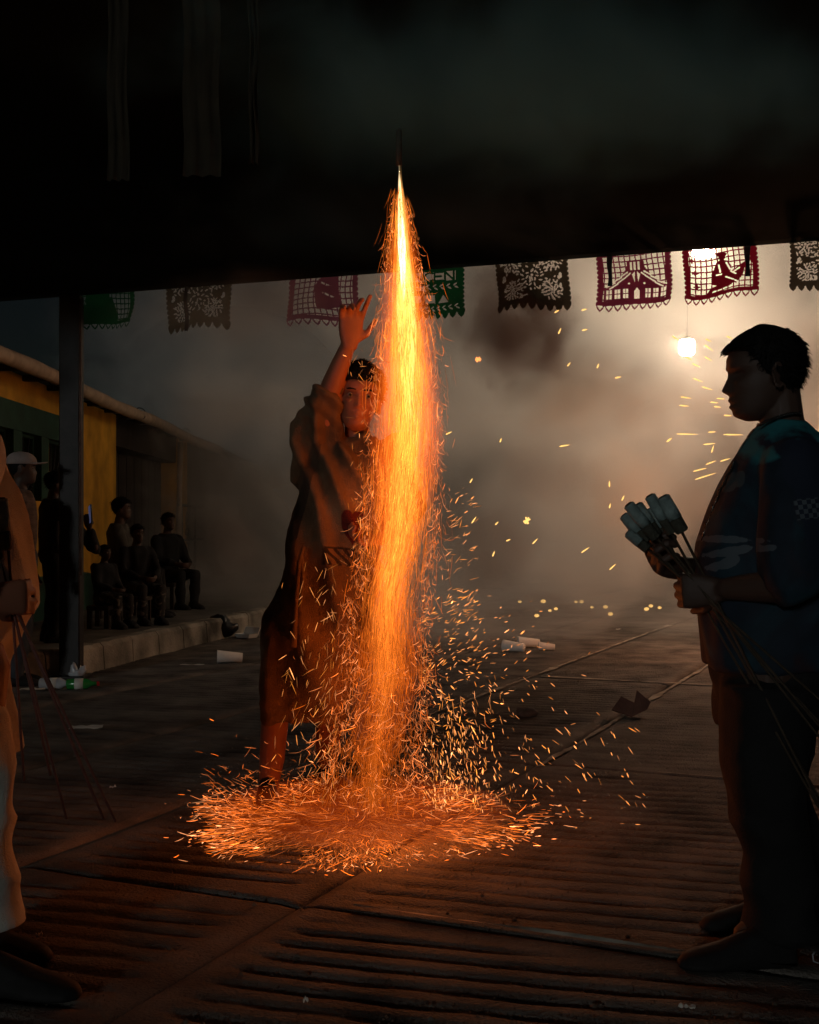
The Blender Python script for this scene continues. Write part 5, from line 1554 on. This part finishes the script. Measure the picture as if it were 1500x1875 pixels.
def scrap(px, py, w, h, yaw, label, m_='white_paper', seed=1, lift=.02):
    g = G(px, py); s = w / FPX * g.y; R = Matrix.Rotation(yaw, 3, 'Z'); n = 9
    V = [g + R @ Vector(((i / n - .5) * s, (j / n - .5) * s * h, .012 + lift * (1 + mnoise.noise(Vector((i * .35, j * .35, seed)))) * .6)) for i in range(n + 1) for j in range(n + 1)]
    ii = np.arange((n + 1) ** 2).reshape(n + 1, n + 1)
    F = np.stack([ii[:-1, :-1], ii[1:, :-1], ii[1:, 1:], ii[:-1, 1:]], -1).reshape(-1, 4)
    o = link('paper_scrap', np_mesh('paper_scrap', np.array([tuple(v) for v in V]), F), M[m_], None, g); tag(o, label, 'paper', 'scraps of paper on the street')
scrap(158, 1339, 58, .55, .1, 'flattened cream paper lying on the dark road near the rocket sticks', seed=2)
scrap(60, 1268, 44, .5, .2, 'pale paper scrap at the foot of the left costume', seed=3)
scrap(1258, 1862, 30, .4, -.3, 'torn pale paper scrap at the bottom edge below the man', seed=4)
scrap(352, 1221, 44, .2, .1, 'thin pale strip lying on the road before the kerb', seed=5, lift=.01)
scrap(72, 1728, 12, .6, .5, 'tiny white scrap beside the dark boot', seed=6)
scrap(1224, 1150, 16, .5, .2, 'small pale scrap under the far embers', seed=7)
scrap(1132, 1156, 12, .5, .9, 'tiny pale scrap on the lit part of the far street', seed=8)
scrap(1302, 1190, 26, .6, .3, 'pale scrap beside the knee of the man in profile', seed=9)
scrap(207, 1451, 12, .4, .1, 'tiny white sliver of paper on the dark road left of the splash', seed=10)
scrap(560, 1850, 10, .5, .1, 'tiny pale crumb in the dark ribs at the bottom', seed=11)
# folded cardboard standing on the joint
g = G(1160, 1312); cbx = empty('cardboard', g, 'folded piece of brown cardboard propped on the road joint', 'cardboard')
s = 1 / FPX * g.y
def card(a, b, c, d, name='flap'):
    pts = [g + Vector(p) * s for p in (a, b, c, d)]; nn = (pts[1] - pts[0]).cross(pts[2] - pts[0]).normalized() * .005
    MB().rings([[p + nn for p in pts], [p - nn for p in pts]]).obj(name, M['card'], cbx, smooth=False)
card((-40, 0, 12), (-4, -6, 0.5), (14, 10, 18), (-20, 16, 34))
card((-4, -7, 0.5), (26, 6, 12), (34, 14, 24), (8, 10, 46))

# ------------------------------------------------------------------ street lamps glowing in the smoke
def lamp(px, py, d, w, h, label, power):
    c = P(px, py, d); r = w / FPX * d / 2; hh = h / FPX * d / 2
    root = empty('street_lamp', c, label, 'lamp', 'bulbs hanging over the street')
    MB().tube([c + Vector((0, 0, -hh)), c + Vector((0, 0, -hh * .8)), c + Vector((0, 0, hh * .8)), c + Vector((0, 0, hh))], [r * .8, r, r, r * .85], 20).obj('bulb', glow('lamp_glow', (1.0, .79, .56), power / (math.pi * (2 * math.pi * r * 2 * hh + 1.4 * math.pi * r * r)), 'FRONT'), root)
    MB().tube([c + Vector((0, 0, hh * 1.02)), c + Vector((0, 0, hh * 1.25)), c + Vector((0, 0, hh * 1.5))], [r * .9, r * .5, r * .12], 16).obj('lamp_cap', M['zinc'], root)
    MB().tube([c + Vector((0, 0, hh * 1.45)), c + Vector((0.02, 0, 2.2)), c + Vector((0, 0, 4.4))], .0025, 6).obj('cable', M['dark'], root)
lamp(1258, 636, 13.2, 27, 27, 'bright cylindrical lamp glowing in the smoke beside the man in profile', 108)
lamp(1288, 455, 12.0, 40, 30, 'bright lamp half hidden by the canopy above the crimson banner', 115)
wz = 8.2
o = MB().tube([Vector((-9, 15.5, wz)), Vector((P(1258, 0, 13.2).x, 13.2, P(1258, 636, 13.2).z + 4.4)), Vector((11, 14.1, wz))], .008, 6).obj('span_wire', M['dark'], None, base=(-9, 15.5, wz)); tag(o, 'overhead wire carrying the lamps across the street, above the canopy', 'wire')

# ------------------------------------------------------------------ smoke and haze
def smoke_box(name, lo, hi, mtl, label):
    c = [(a + b) / 2 for a, b in zip(lo, hi)]; s_ = [b - a for a, b in zip(lo, hi)]
    o = MB().box(c, s_).obj(name, mtl, None, smooth=False); return tag(o, label, 'smoke', kind='stuff')
def mathn(nt, op, a, b=None):
    n = nt.nodes.new('ShaderNodeMath'); n.operation = op
    for i, v in enumerate((a, b)):
        if v is None: continue
        if isinstance(v, (int, float)): n.inputs[i].default_value = v
        else: nt.links.new(v, n.inputs[i])
    return n.outputs[0]
def mrange(nt, v, a, b, c, d, smooth=True):
    n = nt.nodes.new('ShaderNodeMapRange'); n.interpolation_type = 'SMOOTHSTEP' if smooth else 'LINEAR'
    nt.links.new(v, n.inputs['Value'])
    for k_, x in zip(('From Min', 'From Max', 'To Min', 'To Max'), (a, b, c, d)): n.inputs[k_].default_value = x
    return n.outputs['Result']
m1, v1 = volume_mat('street_smoke', (.92, .895, .86), .2, .1)
nt = m1.node_tree
geo = nt.nodes.new('ShaderNodeNewGeometry')
sep = nt.nodes.new('ShaderNodeSeparateXYZ'); nt.links.new(geo.outputs['Position'], sep.inputs[0])
nz = nt.nodes.new('ShaderNodeTexNoise'); nz.inputs['Scale'].default_value = .72; nz.inputs['Detail'].default_value = 4.5; nz.inputs['Distortion'].default_value = 1.0
nt.links.new(geo.outputs['Position'], nz.inputs['Vector'])
den = mrange(nt, nz.outputs['Fac'], .42, .58, .02, 1.0)
yeff = mathn(nt, 'ADD', sep.outputs['Y'], mathn(nt, 'MULTIPLY', mathn(nt, 'MINIMUM', sep.outputs['X'], 0.0), 1.6))
den = mathn(nt, 'MULTIPLY', den, mrange(nt, yeff, 8.9, 11.5, 0, 1))
den = mathn(nt, 'MULTIPLY', den, mrange(nt, sep.outputs['X'], -7.0, -3.6, 0, 1))
den = mathn(nt, 'MULTIPLY', den, .38)
nt.links.new(den, v1.inputs['Density'])
smoke_box('smoke', (-9, 8.9, .06), (11, 30, 5.6), m1, 'billowing grey brown smoke filling the street behind the fire')
# a darker brown plume drifting before the olive banner
def plume(name, c, r, col, dens, label, seed, scale=2.6):
    m_, v_ = volume_mat(name, col, dens, 0.0)
    nt = m_.node_tree; C = Vector(c)
    tc = nt.nodes.new('ShaderNodeTexCoord')
    vm = nt.nodes.new('ShaderNodeVectorMath'); vm.operation = 'DIVIDE'; vm.inputs[1].default_value = r; nt.links.new(tc.outputs['Object'], vm.inputs[0])
    ln = nt.nodes.new('ShaderNodeVectorMath'); ln.operation = 'LENGTH'; nt.links.new(vm.outputs[0], ln.inputs[0])
    nz = nt.nodes.new('ShaderNodeTexNoise'); nz.inputs['Scale'].default_value = scale; nz.inputs['Detail'].default_value = 4; nz.inputs['Distortion'].default_value = 1.0
    mp = nt.nodes.new('ShaderNodeMapping'); mp.inputs['Location'].default_value = (seed, seed * 2, seed * .3); nt.links.new(tc.outputs['Object'], mp.inputs[0]); nt.links.new(mp.outputs[0], nz.inputs['Vector'])
    rr_ = mathn(nt, 'ADD', ln.outputs['Value'], mathn(nt, 'MULTIPLY', mathn(nt, 'SUBTRACT', nz.outputs['Fac'], .5), 1.6))
    nt.links.new(mathn(nt, 'MULTIPLY', mrange(nt, rr_, .15, .85, 1, 0), dens), v_.inputs['Density'])
    o = MB().ell(C, [q * 1.25 for q in r], n=20, m=12).obj(name, m_, None, base=C); return tag(o, label, 'smoke', kind='stuff')
plume('smoke_plume', P(945, 600, 7.9), (.52, .38, .55), (.30, .13, .07), 5.0, 'dark brown plume of smoke drifting across the olive paper banner', 3.0)
plume('smoke_plume', P(890, 1010, 8.3), (.50, .5, .45), (.55, .48, .42), 1.0, 'dim grey smoke hanging low beside the column of fire', 5.0)
plume('smoke_plume', P(430, 1000, 10.5), (.45, .5, .50), (.34, .28, .24), 1.2, 'dark smoke added for the unlit patch beyond the kerb left of the young man', 7.0)  # dark volume put where the background lies unlit
plume('smoke_plume', P(420, 735, 11.8), (.95, .7, .75), (.92, .88, .82), .9, 'pale bank of smoke between the house roof and the raised arm', 19.0, 1.9)
plume('smoke_plume', P(1060, 715, 9.6), (.95, .5, .50), (.92, .90, .85), 2.2, 'pale billow of smoke catching the lamp light left of the lamp', 9.0, 2.2)
plume('smoke_plume', P(1150, 890, 11.5), (.55, .5, .66), (.80, .70, .62), 2.0, 'domed billow of smoke standing on the far street behind the rockets', 11.0, 2.2)
plume('smoke_plume', P(1010, 870, 9.0), (.70, .4, .40), (.72, .70, .66), 1.3, 'grey drift of smoke between the fire and the rockets', 17.0, 2.4)
plume('smoke_plume', P(420, 565, 7.9), (1.2, .35, .40), (.80, .68, .56), 1.0, 'thin brown smoke veiling the dim paper banners near the steel post', 13.0, 1.5)
plume('smoke_plume', P(980, 150, 4.7), (2.0, 1.1, .45), (.24, .56, .62), 1.1, 'thin smoke under the canopy above the rocket, cool light put into its blue tint', 15.0, 1.5)  # blue in the smoke colour stands for cool light, against the fire's orange
plume('smoke_plume', P(800, 370, 6.6), (2.3, .9, .36), (.34, .46, .48), .55, 'thin dark grey smoke clinging to the canopy behind the rocket', 23.0, 1.6)
